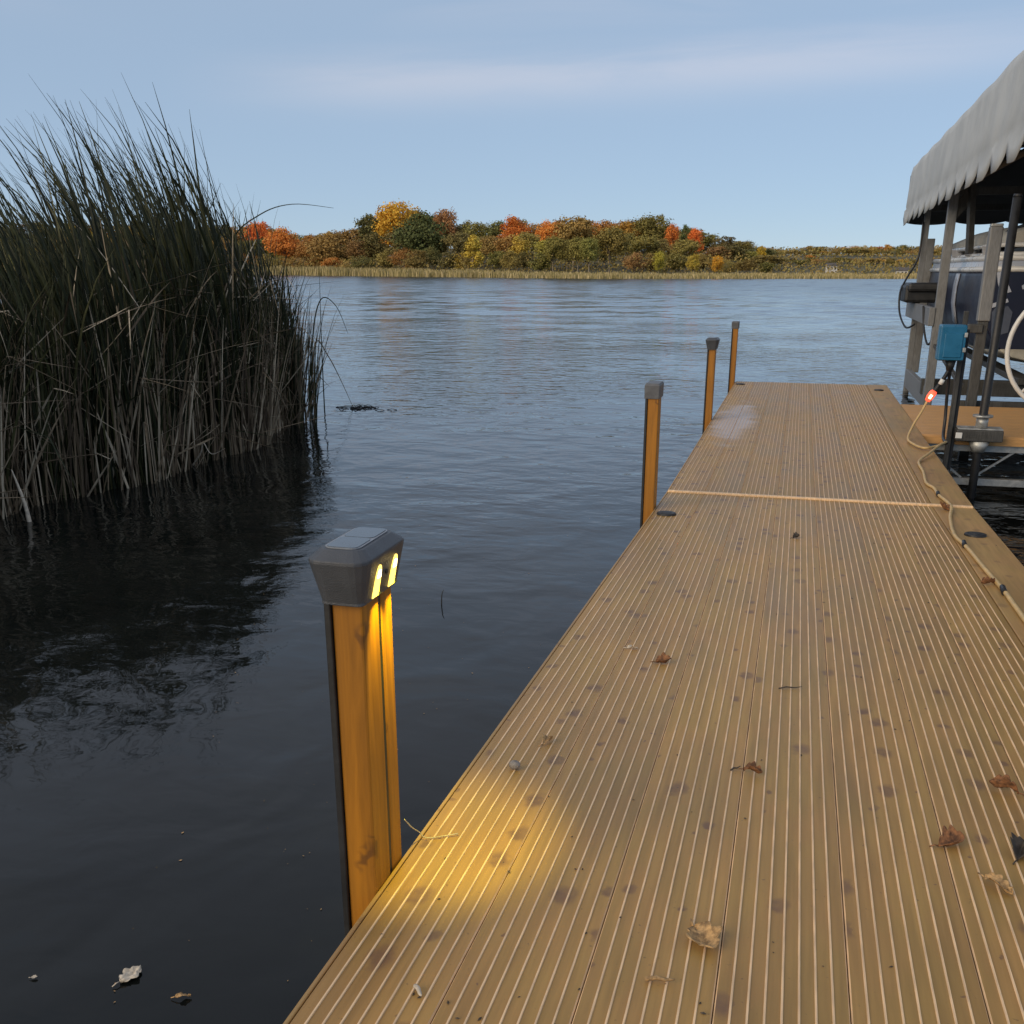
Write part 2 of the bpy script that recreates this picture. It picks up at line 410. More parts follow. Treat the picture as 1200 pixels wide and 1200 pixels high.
# ------------------------------------------------------------------ side dock
t = empty('side_dock', (0, 0, 0), 'orange tan walkway branching right towards the boat lift on a truss frame', 'dock')
mb = MB()
for i in range(10): mb.box(.757, 4.6, 6.5+i*.1495, 6.5+i*.1495+.1465, .315, .345)
mb.build('decking', M['sidedeck'], t, .002)
mb = MB(); mb.box(.755, 4.6, 6.478, 6.497, .295, .342); mb.build('front_board', M['sidedeck'], t, .003)
mb = MB()
for y in (6.53, 7.93):
    mb.bar((.76, y, .275), (4.6, y, .275), .045, .04); mb.bar((.76, y, .075), (4.6, y, .075), .045, .04)
    x = .80; k = 0
    while x < 4.4:
        za, zb = (.257, .094) if k % 2 == 0 else (.094, .257)
        mb.bar((x, y, za), (x+.21, y, zb), .012, .012); x += .27; k += 1
mb.build('truss_frame', M['galv'], t)

# dock pole in its bracket
t = empty('dock_pole', (1.06, 6.40, 0), 'tall dark pole through a cast grey bracket at the side walkway edge', 'pole')
mb = MB(); mb.tube([(0,0,-1.1), (0,0,.36), (.012,.02,1.64)], .024, 12); mb.tube([(.012,.02,1.64), (.012,.02,1.655)], [.026,.02], 12); mb.build('pole', M['dark'], t)
mb = MB(); mb.box(-.135, .115, -.055, .072, .335, .40); b_ = mb.build('bracket', M['aludark'], t, .006)
mb = MB(); mb.box(-.128, .112, -.048, .068, .401, .409); mb.build('bracket_rim', M['galv'], b_, .002)
mb = MB()
for k in range(12): mb.box(-.085+k*.013, -.079+k*.013, -.0575, -.0545, .358, .378)
mb.build('raised_marks', M['aludark'], b_)
mb = MB(); mb.tube([(0,0,.411), (0,0,.47)], .033, 14); mb.tube([(0,0,.47), (0,0,.482)], .055, 14); mb.build('collar', M['galv'], t); mb = MB(); mb.tube([(0,0,.27),(0,0,.334)], [.035,.06], 14); mb.build('collar', M['galv'], t)
mb = MB(); mb.box(-.14, -.105, -.062, -.056, .352, .385); mb.build('white_tag', M['white'], t, .002)

# power stake with the blue box
t = empty('power_stake', (.885, 6.43, 0), 'thin dark square stake carrying the blue box, standing in the water', 'stake')
mb = MB(); mb.box(.0, .026, -.013, .013, -1., 1.05); mb.build('stake', M['aludark'], t, .003)
mb = MB(); mb.box(.028, .048, .014, .034, -.8, .95); mb.build('stake_rail', M['dark'], t, .003)
mb = MB(); mb.disc((0, 0, .12), .045, .03); mb.build('foot_collar', M['galv'], t)
t = empty('power_box', (.83, 6.36, .785), 'blue weatherproof electrical box hung on the stake beside the boat lift', 'electrical box')
mb = MB(); mb.box(-.07, .07, -.05, .045, 0, .195); bx = mb.build('enclosure', M['blue'], t, .01)
mb = MB(); mb.box(-.066, .066, -.072, -.051, .006, .187); mb.box(-.045, .05, -.079, -.072, .02, .15); mb.build('lid', M['blue'], t, .008)
mb = MB(); mb.box(.056, .072, -.08, -.07, .05, .075); mb.build('latch', M['galv'], t, .002); mb = MB(); mb.box(.056, .072, -.08, -.07, .13, .155); mb.build('latch', M['galv'], t, .002)
mb = MB(); mb.tube([(.01,-.01,-.055), (.01,-.01,0)], [.018,.03], 10); mb.build('cable_gland', M['dark'], t)

# ------------------------------------------------------------------ extension cord
t = empty('extension_cord', (.78, 6.25, .5), 'tan cord running along the right deck edge up to a glowing red plug', 'cord')
def rel(pts): return [tuple(Vector(p) - Vector((.78, 6.25, .5))) for p in pts]
on = [(.66,.4),(.64,1.5),(.632,2.2),(.629,2.836),(.628,3.054),(.618,3.283),(.608,3.599),(.594,3.799),(.62,4.117),(.651,4.35),(.634,4.602),(.632,4.75),(.612,4.87),(.627,5.144),(.635,5.431)]
pts = [(x, y, deckz(y)+.0100+(.006 if y > 4.3 and y < 4.5 else 0)) for x, y in on]
pts += [(.70, 5.62, .372), (.78, 5.85, .385), (.82, 5.95, .385), (.77, 5.9, .37), (.70, 5.84, .366), (.655, 5.98, .366), (.645, 6.15, .372), (.68, 6.28, .43), (.72, 6.33, .50), (.745, 6.36, .555)]
mb = MB(); mb.tube(smooth_path(rel(pts), 8), .0066, 8); mb.build('cable', M['cord'], t)
mb = MB(); mb.tube(rel([(.745,6.36,.555),(.757,6.362,.578),(.772,6.364,.602),(.778,6.365,.612)]), [.014,.021,.021,.016], 12); mb.build('plug', M['redplug'], t)
mb = MB(); mb.tube(rel([(.752,6.338,.572),(.764,6.338,.592)]), .007, 8); mb.build('neon', M['plugcore'], t)
mb = MB(); mb.tube(smooth_path(rel([(.778,6.365,.612),(.80,6.365,.65),(.825,6.355,.70),(.84,6.35,.74)]), 6), .012, 8)
mb.tube(smooth_path(rel([(.845,6.35,.74),(.85,6.39,.62),(.86,6.40,.45),(.85,6.3,.36),(.83,6.0,.375),(.82,5.95,.385)]), 6), .009, 8); mb.build('lead', M['dark'], t)
mb = MB(); mb.tube(rel([(.803,6.36,.652),(.815,6.356,.68)]), .0135, 10); mb.build('plug_sleeve', M['white'], t)
for yy in (3.65, 3.05, 4.62):    # tape wraps
    xx = {3.65:.606, 3.05:.628, 4.62:.634}[yy]
    mb = MB(); mb.tube(rel([(xx-.002, yy-.03, deckz(yy)+.0105), (xx+.002, yy+.03, deckz(yy)+.0105)]), .0085, 10); mb.build('tape_wrap', M['dark'], t)

# ------------------------------------------------------------------ boat lift with canopy
LX = 1.2
t = empty('boat_lift', (LX, 10.25, 0), 'aluminium boat lift with grey scalloped canopy at the right', 'boat lift')
def lrel(p): return tuple(Vector(p) - Vector((LX, 10.25, 0)))
class LB(MB):
    def b(s, a, c, w, h, m=0): s.bar(lrel(a), lrel(c), w, h, m)
for X in (LX, 4.2):
    mb = LB(); mb.b((X,12.25,-.9),(X,12.25,1.90),.058,.058); mb.build('canopy_post', M['alu'], t, .004)
    mb = LB(); mb.b((X,10.25,-.9),(X,10.25,1.93),.076,.076); mb.build('canopy_post', M['alu'], t, .004)
    mb = LB(); mb.b((X+.07,8.25,.92),(X+.07,8.25,1.555),.086,.086); lp = mb.build('lift_post', M['alu'], t, .008)
    mb = LB(); mb.b((X+.07,8.25,1.555),(X+.07,8.25,1.575),.08,.08); mb.build('post_top', M['galv'], lp, .006)
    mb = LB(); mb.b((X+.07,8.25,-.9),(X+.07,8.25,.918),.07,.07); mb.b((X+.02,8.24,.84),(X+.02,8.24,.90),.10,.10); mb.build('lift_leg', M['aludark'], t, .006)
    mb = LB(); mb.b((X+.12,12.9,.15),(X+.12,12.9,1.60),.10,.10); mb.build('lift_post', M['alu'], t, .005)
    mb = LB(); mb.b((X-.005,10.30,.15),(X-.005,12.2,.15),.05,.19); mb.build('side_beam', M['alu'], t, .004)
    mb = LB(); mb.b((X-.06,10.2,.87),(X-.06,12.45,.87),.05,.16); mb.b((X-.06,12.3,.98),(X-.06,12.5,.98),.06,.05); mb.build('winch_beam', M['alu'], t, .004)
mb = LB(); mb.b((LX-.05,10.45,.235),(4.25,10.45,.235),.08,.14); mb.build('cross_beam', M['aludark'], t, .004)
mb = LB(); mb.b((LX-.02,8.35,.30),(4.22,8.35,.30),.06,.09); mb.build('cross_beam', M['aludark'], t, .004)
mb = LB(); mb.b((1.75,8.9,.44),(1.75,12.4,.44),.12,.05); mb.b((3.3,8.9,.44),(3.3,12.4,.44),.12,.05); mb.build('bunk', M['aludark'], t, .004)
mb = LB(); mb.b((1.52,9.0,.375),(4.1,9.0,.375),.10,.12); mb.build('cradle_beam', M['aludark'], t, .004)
mb = LB(); mb.box(*[v for v in (1.0-LX,1.32-LX,11.5-10.25,12.1-10.25,.955,1.13)]); mt = mb.build('winch_motor', M['dark'], t, .03)
mb = LB(); mb.box(1.02-LX,1.42-LX,11.45-10.25,12.15-10.25,1.06,1.145); mb.build('motor_hood', M['dark'], mt, .03)
mb = LB(); mb.tube(smooth_path([lrel(p) for p in ((1.16,12.2,1.75),(1.15,12.15,1.4),(1.05,12.0,1.2),(.98,11.8,1.05),(.99,11.7,.85),(1.04,11.4,.72),(1.1,11.2,.76))], 6), .010, 6); mb.build('cable', M['dark'], t); mb = LB()
mb.tube(smooth_path([lrel(p) for p in ((1.1,10.6,.95),(1.12,10.5,.75),(1.16,10.35,.62),(1.22,10.3,.8))], 6), .010, 6); mb.build('cable', M['dark'], t)
mb = LB(); mb.b((1.30,10.0,1.98),(1.34,9.9,1.40),.05,.05); mb.b((1.20,10.25,1.72),(1.36,10.25,1.92),.04,.10); mb.b((1.20,8.3,.45),(1.20,10.2,.62),.03,.03); mb.build('brace', M['aludark'], t, .003)
# canopy: vertical scalloped side, shoulder, shallow roof, far end curtain
CX0, CX1 = 1.075, 4.35; CYF, CYN = 13.55, 3.6
def eave_z(y): return 1.772 + (13.6-y)*.0125
def top_z(y): return 2.425 + (13.6-y)*.012
mb = MB(); NY = 520; cols = []
SP = .545
for i in range(NY+1):
    y = CYF - (CYF-CYN)*i/NY
    ph = ((CYF - y)/SP) % 1.
    sc_ = min(1., min(ph, 1-ph)/.32)**.75
    ez = eave_z(y) + .065 - .065*sc_ - .025*math.sin(math.pi*ph) + .012*mnoise.noise(Vector((y*2.1, 0, 4)))
    tz = top_z(y) + -.012*math.sin((13.6-y)*2*math.pi/2.0)**2 + .008*mnoise.noise(Vector((y*1.3, 5, 0)))
    w = .012*mnoise.noise(Vector((y*3.0, 1, 1)))
    wb = .018*mnoise.noise(Vector((y*4.1, 2, 7))) + .010*math.cos(2*math.pi*ph)
    row = [(CX0+wb-.012, y, ez), (CX0+wb*.7-.008, y, ez+.08), (CX0+.01+w, y, eave_z(y)+.17), (CX0+.004+w*.8, y, eave_z(y)+.19), (CX0+.012+w, y, (ez+tz)/2),
           (CX0+.02+w*.5, y, tz-.10), (CX0+.035, y, tz-.03), (CX0+.075, y, tz), (CX0+.20, y, tz+.035), (CX0+.8, y, tz+.15), ((CX0+CX1)/2, y, tz+.22)]
    mir = [((CX0+CX1)-x, yy, z) for x, yy, z in reversed(row[:-1])]
    cols.append([lrel(p) for p in row+mir])
mb.loft(cols, 0, closed=False, caps=False, sm=True)
cv = mb.build('canopy_cover', M['canvas'], t, 0, .003)
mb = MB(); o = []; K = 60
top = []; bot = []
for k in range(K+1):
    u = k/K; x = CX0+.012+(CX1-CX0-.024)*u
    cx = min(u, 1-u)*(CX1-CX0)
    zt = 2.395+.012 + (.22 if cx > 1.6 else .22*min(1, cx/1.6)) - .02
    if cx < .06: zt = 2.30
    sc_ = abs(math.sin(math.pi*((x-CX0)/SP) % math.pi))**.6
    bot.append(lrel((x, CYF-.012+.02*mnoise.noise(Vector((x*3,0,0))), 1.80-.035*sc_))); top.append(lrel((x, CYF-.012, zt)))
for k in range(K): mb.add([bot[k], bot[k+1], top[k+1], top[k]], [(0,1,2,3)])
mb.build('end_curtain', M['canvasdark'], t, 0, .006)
mb = LB()
for y in (13.4, 12.25, 10.25, 8.2, 6.1, 4.2):
    path = [lrel((CX0+.05, y, 1.85)), lrel((CX0+.055, y, 2.30)), lrel((CX0+.1, y, 2.36)), lrel((2.7, y, 2.53)), lrel((CX1-.1, y, 2.36)), lrel((CX1-.055, y, 2.30)), lrel((CX1-.05, y, 1.85))]
    mb.tube(path, .018, 6)
for x in (CX0+.05, CX1-.05): mb.tube([lrel((x, 4.1, 1.90)), lrel((x, 13.4, 1.86))], .02, 6)
mb.b((LX-.03,12.25,1.885),(4.25,12.25,1.885),.05,.06); mb.b((LX-.03,10.25,1.915),(4.25,10.25,1.915),.05,.06)
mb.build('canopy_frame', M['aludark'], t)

# ------------------------------------------------------------------ boat on the lift
BX = 2.52
bt = empty('boat', (BX, 9.1, .46), 'navy and silver motorboat under a tan cover raised on the lift', 'boat')
SEC = [(0, 0), (.30, .02), (.62, .06), (.80, .11), (.90, .20), (.965, .34), (1.0, .52), (1.0, .68), (.985, .80), (.965, .90)]   # (half width, height) keel -> rail
def plan(s): return 1.16*(.95 + .05*min(1., max(s, 0)/1.0)**.5)
def keel(s): return .06*max(0, 1 - s/1.3)**2
def hullpt(s, u, side, off=0.):
    k = u*(len(SEC)-1); i = min(int(k), len(SEC)-2); f = k-i
    w = SEC[i][0]*(1-f)+SEC[i+1][0]*f; z = SEC[i][1]*(1-f)+SEC[i+1][1]*f
    kz = keel(s); z = kz + z*(1-kz/.90)
    w = w*plan(s) + off
    return (side*w, s-off*.6, z)
SS = [.02,.06,.12,.2,.3,.45,.6,.8,1.,1.3,1.7,2.3,3.,3.8]
US = [i/27 for i in range(28)]
def ring(s, u0, u1, off=0., n=12):
    us = [u0+(u1-u0)*i/n for i in range(n+1)]
    return [hullpt(s, u, -1, off) for u in us]
def hull_part(name, m, u0, u1, off=0., mirror=True, s0=0, s1=99, par=bt):
    mb = MB()
    ss = [s for s in SS if s0 <= s <= s1]
    for side in (-1, 1):
        rings = []
        for s in ss:
            us = [u0+(u1-u0)*i/10 for i in range(11)]
            rings.append([hullpt(s, u, side, off) for u in us])
        if side == 1: rings = [r[::-1] for r in rings]
        mb.loft(rings, 0, closed=False, caps=False, sm=True)
    # bow closing strip
    us = [u0+(u1-u0)*i/10 for i in range(11)]
    a = [hullpt(ss[0], u, -1, off) for u in us]; c = [hullpt(ss[0], u, 1, off) for u in us]
    if s0 == 0: mb.loft([c, a], 0, closed=False, caps=False)
    return mb.build(name, m, par, 0, .01)
hull_part('hull_bottom', M['hullbottom'], 0, .40)
hull_part('hull_side', M['navy'], .40, .90)
hull_part('gunwale', M['silver'], .90, 1.)
mb = MB()
for uu, r_ in ((.90, .022), (1., .022)):
    mb.tube([hullpt(s, uu, -1, .012) for s in reversed(SS)] + [hullpt(s, uu, 1, .012) for s in SS], r_, 8)
mb.build('rub_rail', M['white'], bt)
def patch(name, m, pts, side=-1):
    """graphic: quads between (s, u_low, u_high) stations laid on the hull side"""
    mb = MB(); rings = []
    for s, a, b2 in pts: rings.append([hullpt(s, a+(b2-a)*i/6, side, .012) for i in range(7)])
    mb.loft(rings, 0, closed=False, caps=False, sm=True)
    return mb.build(name, m, bt, 0, .006)
patch('side_graphic', M['silver'], [(1.35,.56,.87),(1.45,.55,.87),(1.6,.57,.87)])
def end_graphic(pts, m):
    mb = MB(); ring_ = [(x-BX, .016, z-.46) for x, z in pts]
    mb.loft([[(x, y-.008, z) for x, y, z in ring_], ring_]); mb.build('end_graphic', m, bt)
for pts, m in ((((1.44,1.309),(1.488,1.315),(1.53,1.196),(1.58,1.107),(1.508,1.087),(1.472,1.17)), M['silver']), (((1.45,1.017),(1.56,1.056),(1.57,1.031),(1.455,.985)), M['silver']),
               (((1.46,.952),(1.48,.985),(1.57,1.0),(1.61,.954),(1.60,.80),(1.48,.76)), M['slate']), (((1.647,1.152),(1.691,1.183),(1.722,1.139),(1.657,1.126)), M['silver']),
               (((1.80,1.25),(2.4,1.28),(2.9,1.22),(2.5,1.12),(1.95,1.16)), M['slate'])):
    end_graphic(pts, m)
# deck, windshield, cover
def topring(s, w, z, n=18, ex=2.6):
    out = []
    for i in range(n+1):
        a = math.pi*i/n; c_, s_ = math.cos(a), math.sin(a)
        out.append((w*math.copysign(abs(c_)**(2/ex), c_), s, z[0]+(z[1]-z[0])*abs(s_)**(2/ex)))
    return out
mb = MB(); mb.loft([topring(s, plan(s)*.955, (.89, .93)) for s in SS], 0, closed=False, caps=True, sm=True); mb.build('deck', M['silver'], bt)
mb = MB(); mb.loft([topring(s, plan(s)*k, (.905, z), 24, 5.) for s, k, z in ((.04,.90,.99),(.3,.92,.995),(1.2,.92,1.0),(3.6,.92,1.0))], 0, closed=False, caps=True, sm=False); mb.build('windshield', M['glass'], bt)
for zz, rr in ((.925, .020), (.995, .018)):
    mb = MB(); mb.tube([(-plan(s)*.93-.008, s, zz) for s in (3.4,1.2,.7,.3,.03)] + [(plan(s)*.93+.008, s, zz) for s in (.03,.3,.7,1.2,3.4)], rr, 8); mb.build('windshield_rim', M['white'], bt)
for x in (-.72, -.33, .1, .45):
    mb = MB(); mb.bar((x-.05, .030, .93), (x+.07, .034, .99), .07, .012); mb.build('windshield_post', M['silver'], bt)
for s in (.45, 1.3, 2.2):
    mb = MB(); mb.bar((-plan(s)*.925-.010, s, .93), (-plan(s)*.925-.010, s+.08, .99), .12, .012); mb.build('windshield_post', M['silver'], bt)
mb = MB(); rings = []
for s, k, zt in ((.05,.885,1.13),(.10,.90,1.15),(.5,.91,1.17),(1.1,.91,1.18),(2.,.91,1.17),(3.6,.9,1.12)):
    r_ = topring(s, plan(s)*k, (1.0, zt), 28, 4.5); rings.append([(x+.010*mnoise.noise(Vector((x*5, s*3, 0))), y+.01*mnoise.noise(Vector((x*6, z*9, 2))), z+.014*mnoise.noise(Vector((x*4, s*4, 3)))) for x, y, z in r_])
mb.loft(rings, 0, closed=False, caps=True, sm=True); mb.build('boat_cover', M['cover'], bt)
mb = MB(); mb.tube([(-1.03, .6, 1.02), (-.97, .30, 1.10), (-.86, .06, 1.15), (0, .03, 1.165), (.86, .06, 1.15), (.97, .3, 1.10), (1.03, .6, 1.02)], .02, 8); mb.build('cover_hoop', M['dark'], bt)
# white winch wheel of the lift, its left rim in view
lift = bpy.data.objects['boat_lift']
def wrel(p): return tuple(Vector(p) - Vector((LX, 10.25, 0)))
WX, WY, WZ, WR = 1.855, 8.02, .75, .432
mb = MB(); mb.tube([wrel((WX+WR*math.cos(2*math.pi*k/56), WY, WZ+WR*math.sin(2*math.pi*k/56))) for k in range(57)], .0165, 10, cap=False); wh = mb.build('winch_wheel', M['white'], lift)
for k in range(4):
    a = math.pi/4 + math.pi*k/2
    mb = MB(); mb.tube([wrel((WX+.05*math.cos(a), WY, WZ+.05*math.sin(a))), wrel((WX+(WR-.012)*math.cos(a), WY, WZ+(WR-.012)*math.sin(a)))], .011, 8); mb.build('spoke', M['white'], wh)
mb = MB(); mb.tube([wrel((WX, WY-.04, WZ)), wrel((WX, WY+.22, WZ))], .055, 14); mb.build('hub', M['galv'], wh)
mb = MB(); mb.bar(wrel((WX, 8.29, -.9)), wrel((WX, 8.29, 1.2)), .08, .08); mb.build('winch_post', M['alu'], lift, .004)
# dark float beside dock
t = MB(); rings = []
for s, w, h in ((0,.01,.02),(.06,.06,.06),(.2,.13,.11),(.45,.2,.14),(.9,.26,.16),(1.6,.28,.16)):
    rings.append([(.80+.30*min(1,s*1.2)+w*math.cos(a), 3.62-s, .12+h*math.sin(a)) for a in [2*math.pi*k/14 for k in range(14)]])
t.loft(rings, sm=True); tag(t.build('float', simple('dark_grey_float', (.06,.07,.075), .35, 0, .1, 6, 0)), 'dark grey rounded float against the right edge of the nearer dock section', 'float')

# ------------------------------------------------------------------ leaves and litter on the deck
def leaf(name, x, y, size, m, rot, curl, label, cat='leaf', kind=0, z=None):
    r2 = random.Random(int((x*1000+y*777)*7) & 0xffff); mb = MB(); nu, nv = 26, 14; vs = []
    for i in range(nu+1):
        u = i/nu; lob = .72 + .42*abs(math.sin(u*math.pi*(2.6+kind*.4)+.6))
        wd = (math.sin(math.pi*min(1, u*1.01+.004))**.7)*.44*lob + .006
        for j in range(nv+1):
            v = j/nv*2-1
            n1 = mnoise.noise(Vector((u*2.6+kind*7, v*1.6, x*9))); n2 = mnoise.noise(Vector((u*8+kind*3, v*5, y*9)))
            px = (u-.5)+.05*v*v*(1-u) + .03*n2*abs(v); py = v*wd*(.80+.12*n1)
            pz = curl*(abs(v)**1.5)*wd*(1.35 if v > 0 else .8) + curl*.45*max(0, u-.55)**1.5*2 + .09*n1 + .035*n2 - .018*math.exp(-(v*9)**2) + .010*math.cos((u*7-abs(v)*2.2)*math.pi)*(1-abs(v)*.5)
            if kind % 2: py *= .6; pz += .10*math.sin(u*5+v)
            vs.append((px*size, py*size, pz*size))
    mnz = min(v[2] for v in vs); vs = [(a, b, c-mnz) for a, b, c in vs]
    fs = [(i*(nv+1)+j, i*(nv+1)+j+1, (i+1)*(nv+1)+j+1, (i+1)*(nv+1)+j) for i in range(nu) for j in range(nv)]
    mb.add(vs, fs, 0, True)
    mb.tube([(-.5*size, 0, vs[7][2]), (-.62*size, .02*size, .08*size), (-.78*size, .07*size, .015*size)], .012*size+.0004, 5)
    o = mb.build(name, m, None, 0, .0005)
    o.location = (x, y, (deckz(y)+.0022 if z is None else z)); o.rotation_euler = (0, 0, R(rot))
    if z is None and y < YS: o.rotation_euler = Matrix.Rotation(-math.atan(SLOPE), 3, 'X').to_4x4().to_euler(); o.rotation_euler.z = R(rot)
    return tag(o, label, cat, 'fallen bits on the dock' if z is None else 'litter floating on the water')
leaf('fallen_leaf', -.052, 1.125,   .060, M['leaf_tan'], -60, .45, 'large curled tan leaf nearest the bottom of the deck', kind=0)
leaf('fallen_leaf', .290, 1.478, .045, M['leaf_brown'], 30, .8, 'folded brown leaf on the right of the deck, left of a dark crumpled leaf', kind=2)
leaf('fallen_leaf', .400, 1.695, .048, M['leaf_brown'], 160, .9, 'reddish brown twisted leaf near the right edge of the picture', kind=1)
leaf('fallen_leaf', .386, 1.475, .045, M['leaf_dark'], 70, .9, 'blackish crumpled leaf at the right edge of the picture', kind=2)
leaf('fallen_leaf', .338, 1.368, .048, M['leaf_tan'], -50, .3, 'pale flat leaf below the blackish crumpled leaf', kind=3)
leaf('fallen_leaf', -.012, 1.645, .034, M['leaf_brown'], -20, .7, 'small orange brown curled leaf in the middle of the deck', kind=1)
leaf('fallen_leaf', -.387, 1.675, .034, M['leaf_tan'], 70, .5, 'small tan leaf near the left edge above the pool of lamplight', kind=3)
leaf('fallen_leaf', -.235, 2.175, .036, M['leaf_brown'], 10, .8, 'dark brown leaf beside a white chip, left half of the deck', kind=0)
leaf('fallen_leaf', .052, 3.617, .030, M['leaf_dark'], 40, .8, 'tiny dark leaf on the deck just in front of the hinge strip', kind=2)
leaf('fallen_leaf', -.318, 2.256, .026, M['leaf_pale'], 10, .3, 'white chip of leaf on the left half of the deck', kind=3)
leaf('fallen_leaf', .60, 3.13, .045, M['leaf_brown'], 200, .8, 'brown leaf tucked against the tan cord', kind=1)
leaf('fallen_leaf', .628, 4.33, .06, M['leaf_brown'], 120, .8, 'curled brown leaf under the cord at the hinge strip', kind=0)
leaf('floating_leaf', -1.117, 1.352, .05, M['leaf_pale'], 75, .1, 'pale leaf floating on dark water near the bottom left corner', kind=0, z=.003)
leaf('floating_leaf', -.987, 1.325, .028, M['leaf_tan'], 25, .1, 'thin tan leaf sliver floating right of the pale floating leaf', kind=3, z=.003)
leaf('floating_leaf', -1.29, 1.30, .012, M['leaf_pale'], 25, .1, 'white fleck floating left of the pale floating leaf', kind=2, z=.003)
def stick(x, y, L, rot, m, label, r_=.0022, z=None):
    mb = MB(); a = R(rot); z0 = (deckz(y) if z is None else z)+r_+.0018
    d = Vector((math.cos(a), math.sin(a), 0)); p = Vector((x, y, z0)); q = Vector((-d.y, d.x, 0))
    mb.tube([p-d*L/2, p-d*L*.15+q*L*.05+Vector((0,0,.002)), p+d*L*.2+q*L*.03, p+d*L/2-q*L*.03+Vector((0,0,.003))], [r_, r_, r_*.8, r_*.4], 6)
    return tag(mb.build('twig', m), label, 'twig', 'fallen bits on the dock')
stick(-.095, 1.029, .035, 10, M['leaf_tan'], 'short straw coloured twig at the bottom of the deck', .0028)
stick(-.368, .929, .022, -50, M['leaf_pale'], 'pale stub of twig in the lower left corner of the deck', .003)
stick(.047, 2.09, .05, 20, M['leaf_dark'], 'dark curved twig in the middle of the deck', .0015)
stick(-.042, 1.654, .022, 45, M['leaf_dark'], 'tiny dark twig left of the small orange leaf', .0016)
mb = MB(); rings = []
for k in range(6):
    th = -math.pi/2+math.pi*k/5; rings.append([(.011*math.cos(th)*math.cos(a), .009*math.cos(th)*math.sin(a), .008+.008*math.sin(th)) for a in [2*math.pi*j/10 for j in range(10)]])
mb.loft(rings, sm=True); o = mb.build('pebble', M['stone']); o.location = (-.417, 1.549, deckz(1.549)+.0015)
tag(o, 'small grey pebble near the left deck edge by the lamplight', 'pebble')
mb = MB(); mb.tube(smooth_path([(-.5, 1.232, .50), (-.497, 1.25, .478), (-.492, 1.27, .458), (-.48, 1.275, .447), (-.44, 1.30, .4465)], 5), .0009, 5)
tag(mb.build('cobweb', M['leaf_pale']), 'dusty cobweb strand hanging from the lit post to the deck', 'cobweb')
# crumbs and grit on the boards
mb = MB()
for i in range(170):
    y = .9 + 7.5*rnd.random()**2.2; x = rnd.uniform(DX0+.02, DX1-.02); s_ = rnd.uniform(.0009, .0026); a = rnd.uniform(0, 3.1); z = deckz(y)+.001
    c_, q_ = math.cos(a)*s_, math.sin(a)*s_; L_ = rnd.uniform(1., 2.2)
    mb.add([(x-c_*L_, y-q_*L_, z), (x+q_*.7, y-c_*.7, z), (x+c_*L_, y+q_*L_, z), (x-q_*.7, y+c_*.7, z), (x, y, z+s_)], [(0,1,4),(1,2,4),(2,3,4),(3,0,4),(3,2,1,0)])
tag(mb.build('deck_grit', M['leaf_dark']), 'tiny dark crumbs and grit scattered over the deck boards', 'grit', None, 'stuff')
# specks on the water
mb = MB()
for i in range(150):
    y = rnd.uniform(1.0, 5.5); x = -rnd.uniform(.62, .62+.42*y)
    s = rnd.uniform(.001, .0032)*(1.6 if rnd.random() < .1 else 1); a = rnd.uniform(0, 3.1)
    mb.add([(x+s*math.cos(a), y+s*math.sin(a), .002), (x-s*.5*math.sin(a), y+s*.5*math.cos(a), .002), (x-s*math.cos(a), y-s*math.sin(a), .002), (x+s*.5*math.sin(a), y-s*.5*math.cos(a), .002)], [(0,1,2,3)])
tag(mb.build('floating_specks', M['leaf_tan']), 'scatter of tiny pale specks floating on the dark water', 'specks', None, 'stuff')

# ------------------------------------------------------------------ reed bed at left
def blade(mb, base, h, lean, az, bend, w, segs=6, m=0, kink=None, droop=0):
    """leaf blade of v-shaped section: leans by `lean` towards azimuth az and bends over by `bend` at the tip"""
    p = Vector(base); d = Vector((math.cos(az), math.sin(az), 0)); a = lean; step = h/segs
    face = rnd.uniform(0, math.pi); side0 = Vector((math.cos(face), math.sin(face), 0))
    o = len(mb.v)
    for i in range(segs+1):
        t_ = i/segs
        dirv = d*math.sin(a) + Vector((0,0,1))*math.cos(a)
        sd = side0 - dirv*side0.dot(dirv); sd.normalize(); nn = dirv.cross(sd)
        ww = w*(.75+.25*min(1, t_*3))*(1 - max(0, (t_-.35)/.65)**1.5*.93)
        mb.v.append(tuple(p - sd*ww/2 + nn*ww*.18)); mb.v.append(tuple(p - nn*ww*.12)); mb.v.append(tuple(p + sd*ww/2 + nn*ww*.18))
        p = p + dirv*step
        a += bend*(t_**1.3)*2.1/segs
        if kink and i == kink[0]: a += kink[1]
    for i in range(segs):
        b_ = o+3*i
        mb.face((b_, b_+1, b_+4, b_+3), m, True); mb.face((b_+1, b_+2, b_+5, b_+4), m, True)
def edge_x(y): return -4.0 - .10*math.sin(y*1.7+.5) - .06*math.sin(y*4.3) - max(0, y-7.6)*.16
def reed_h(x, y):
    q = x/max(y, 1e-3)
    k = max(0, -q-.494)
    h = 1.0 + 1.25*min(1, k/.075)**.65
    return h - .5*max(0, min(1, (k-.20)/.15))
mb = MB(); n = 0
LA = math.atan2(-.26, -.965)     # reeds lean to the left
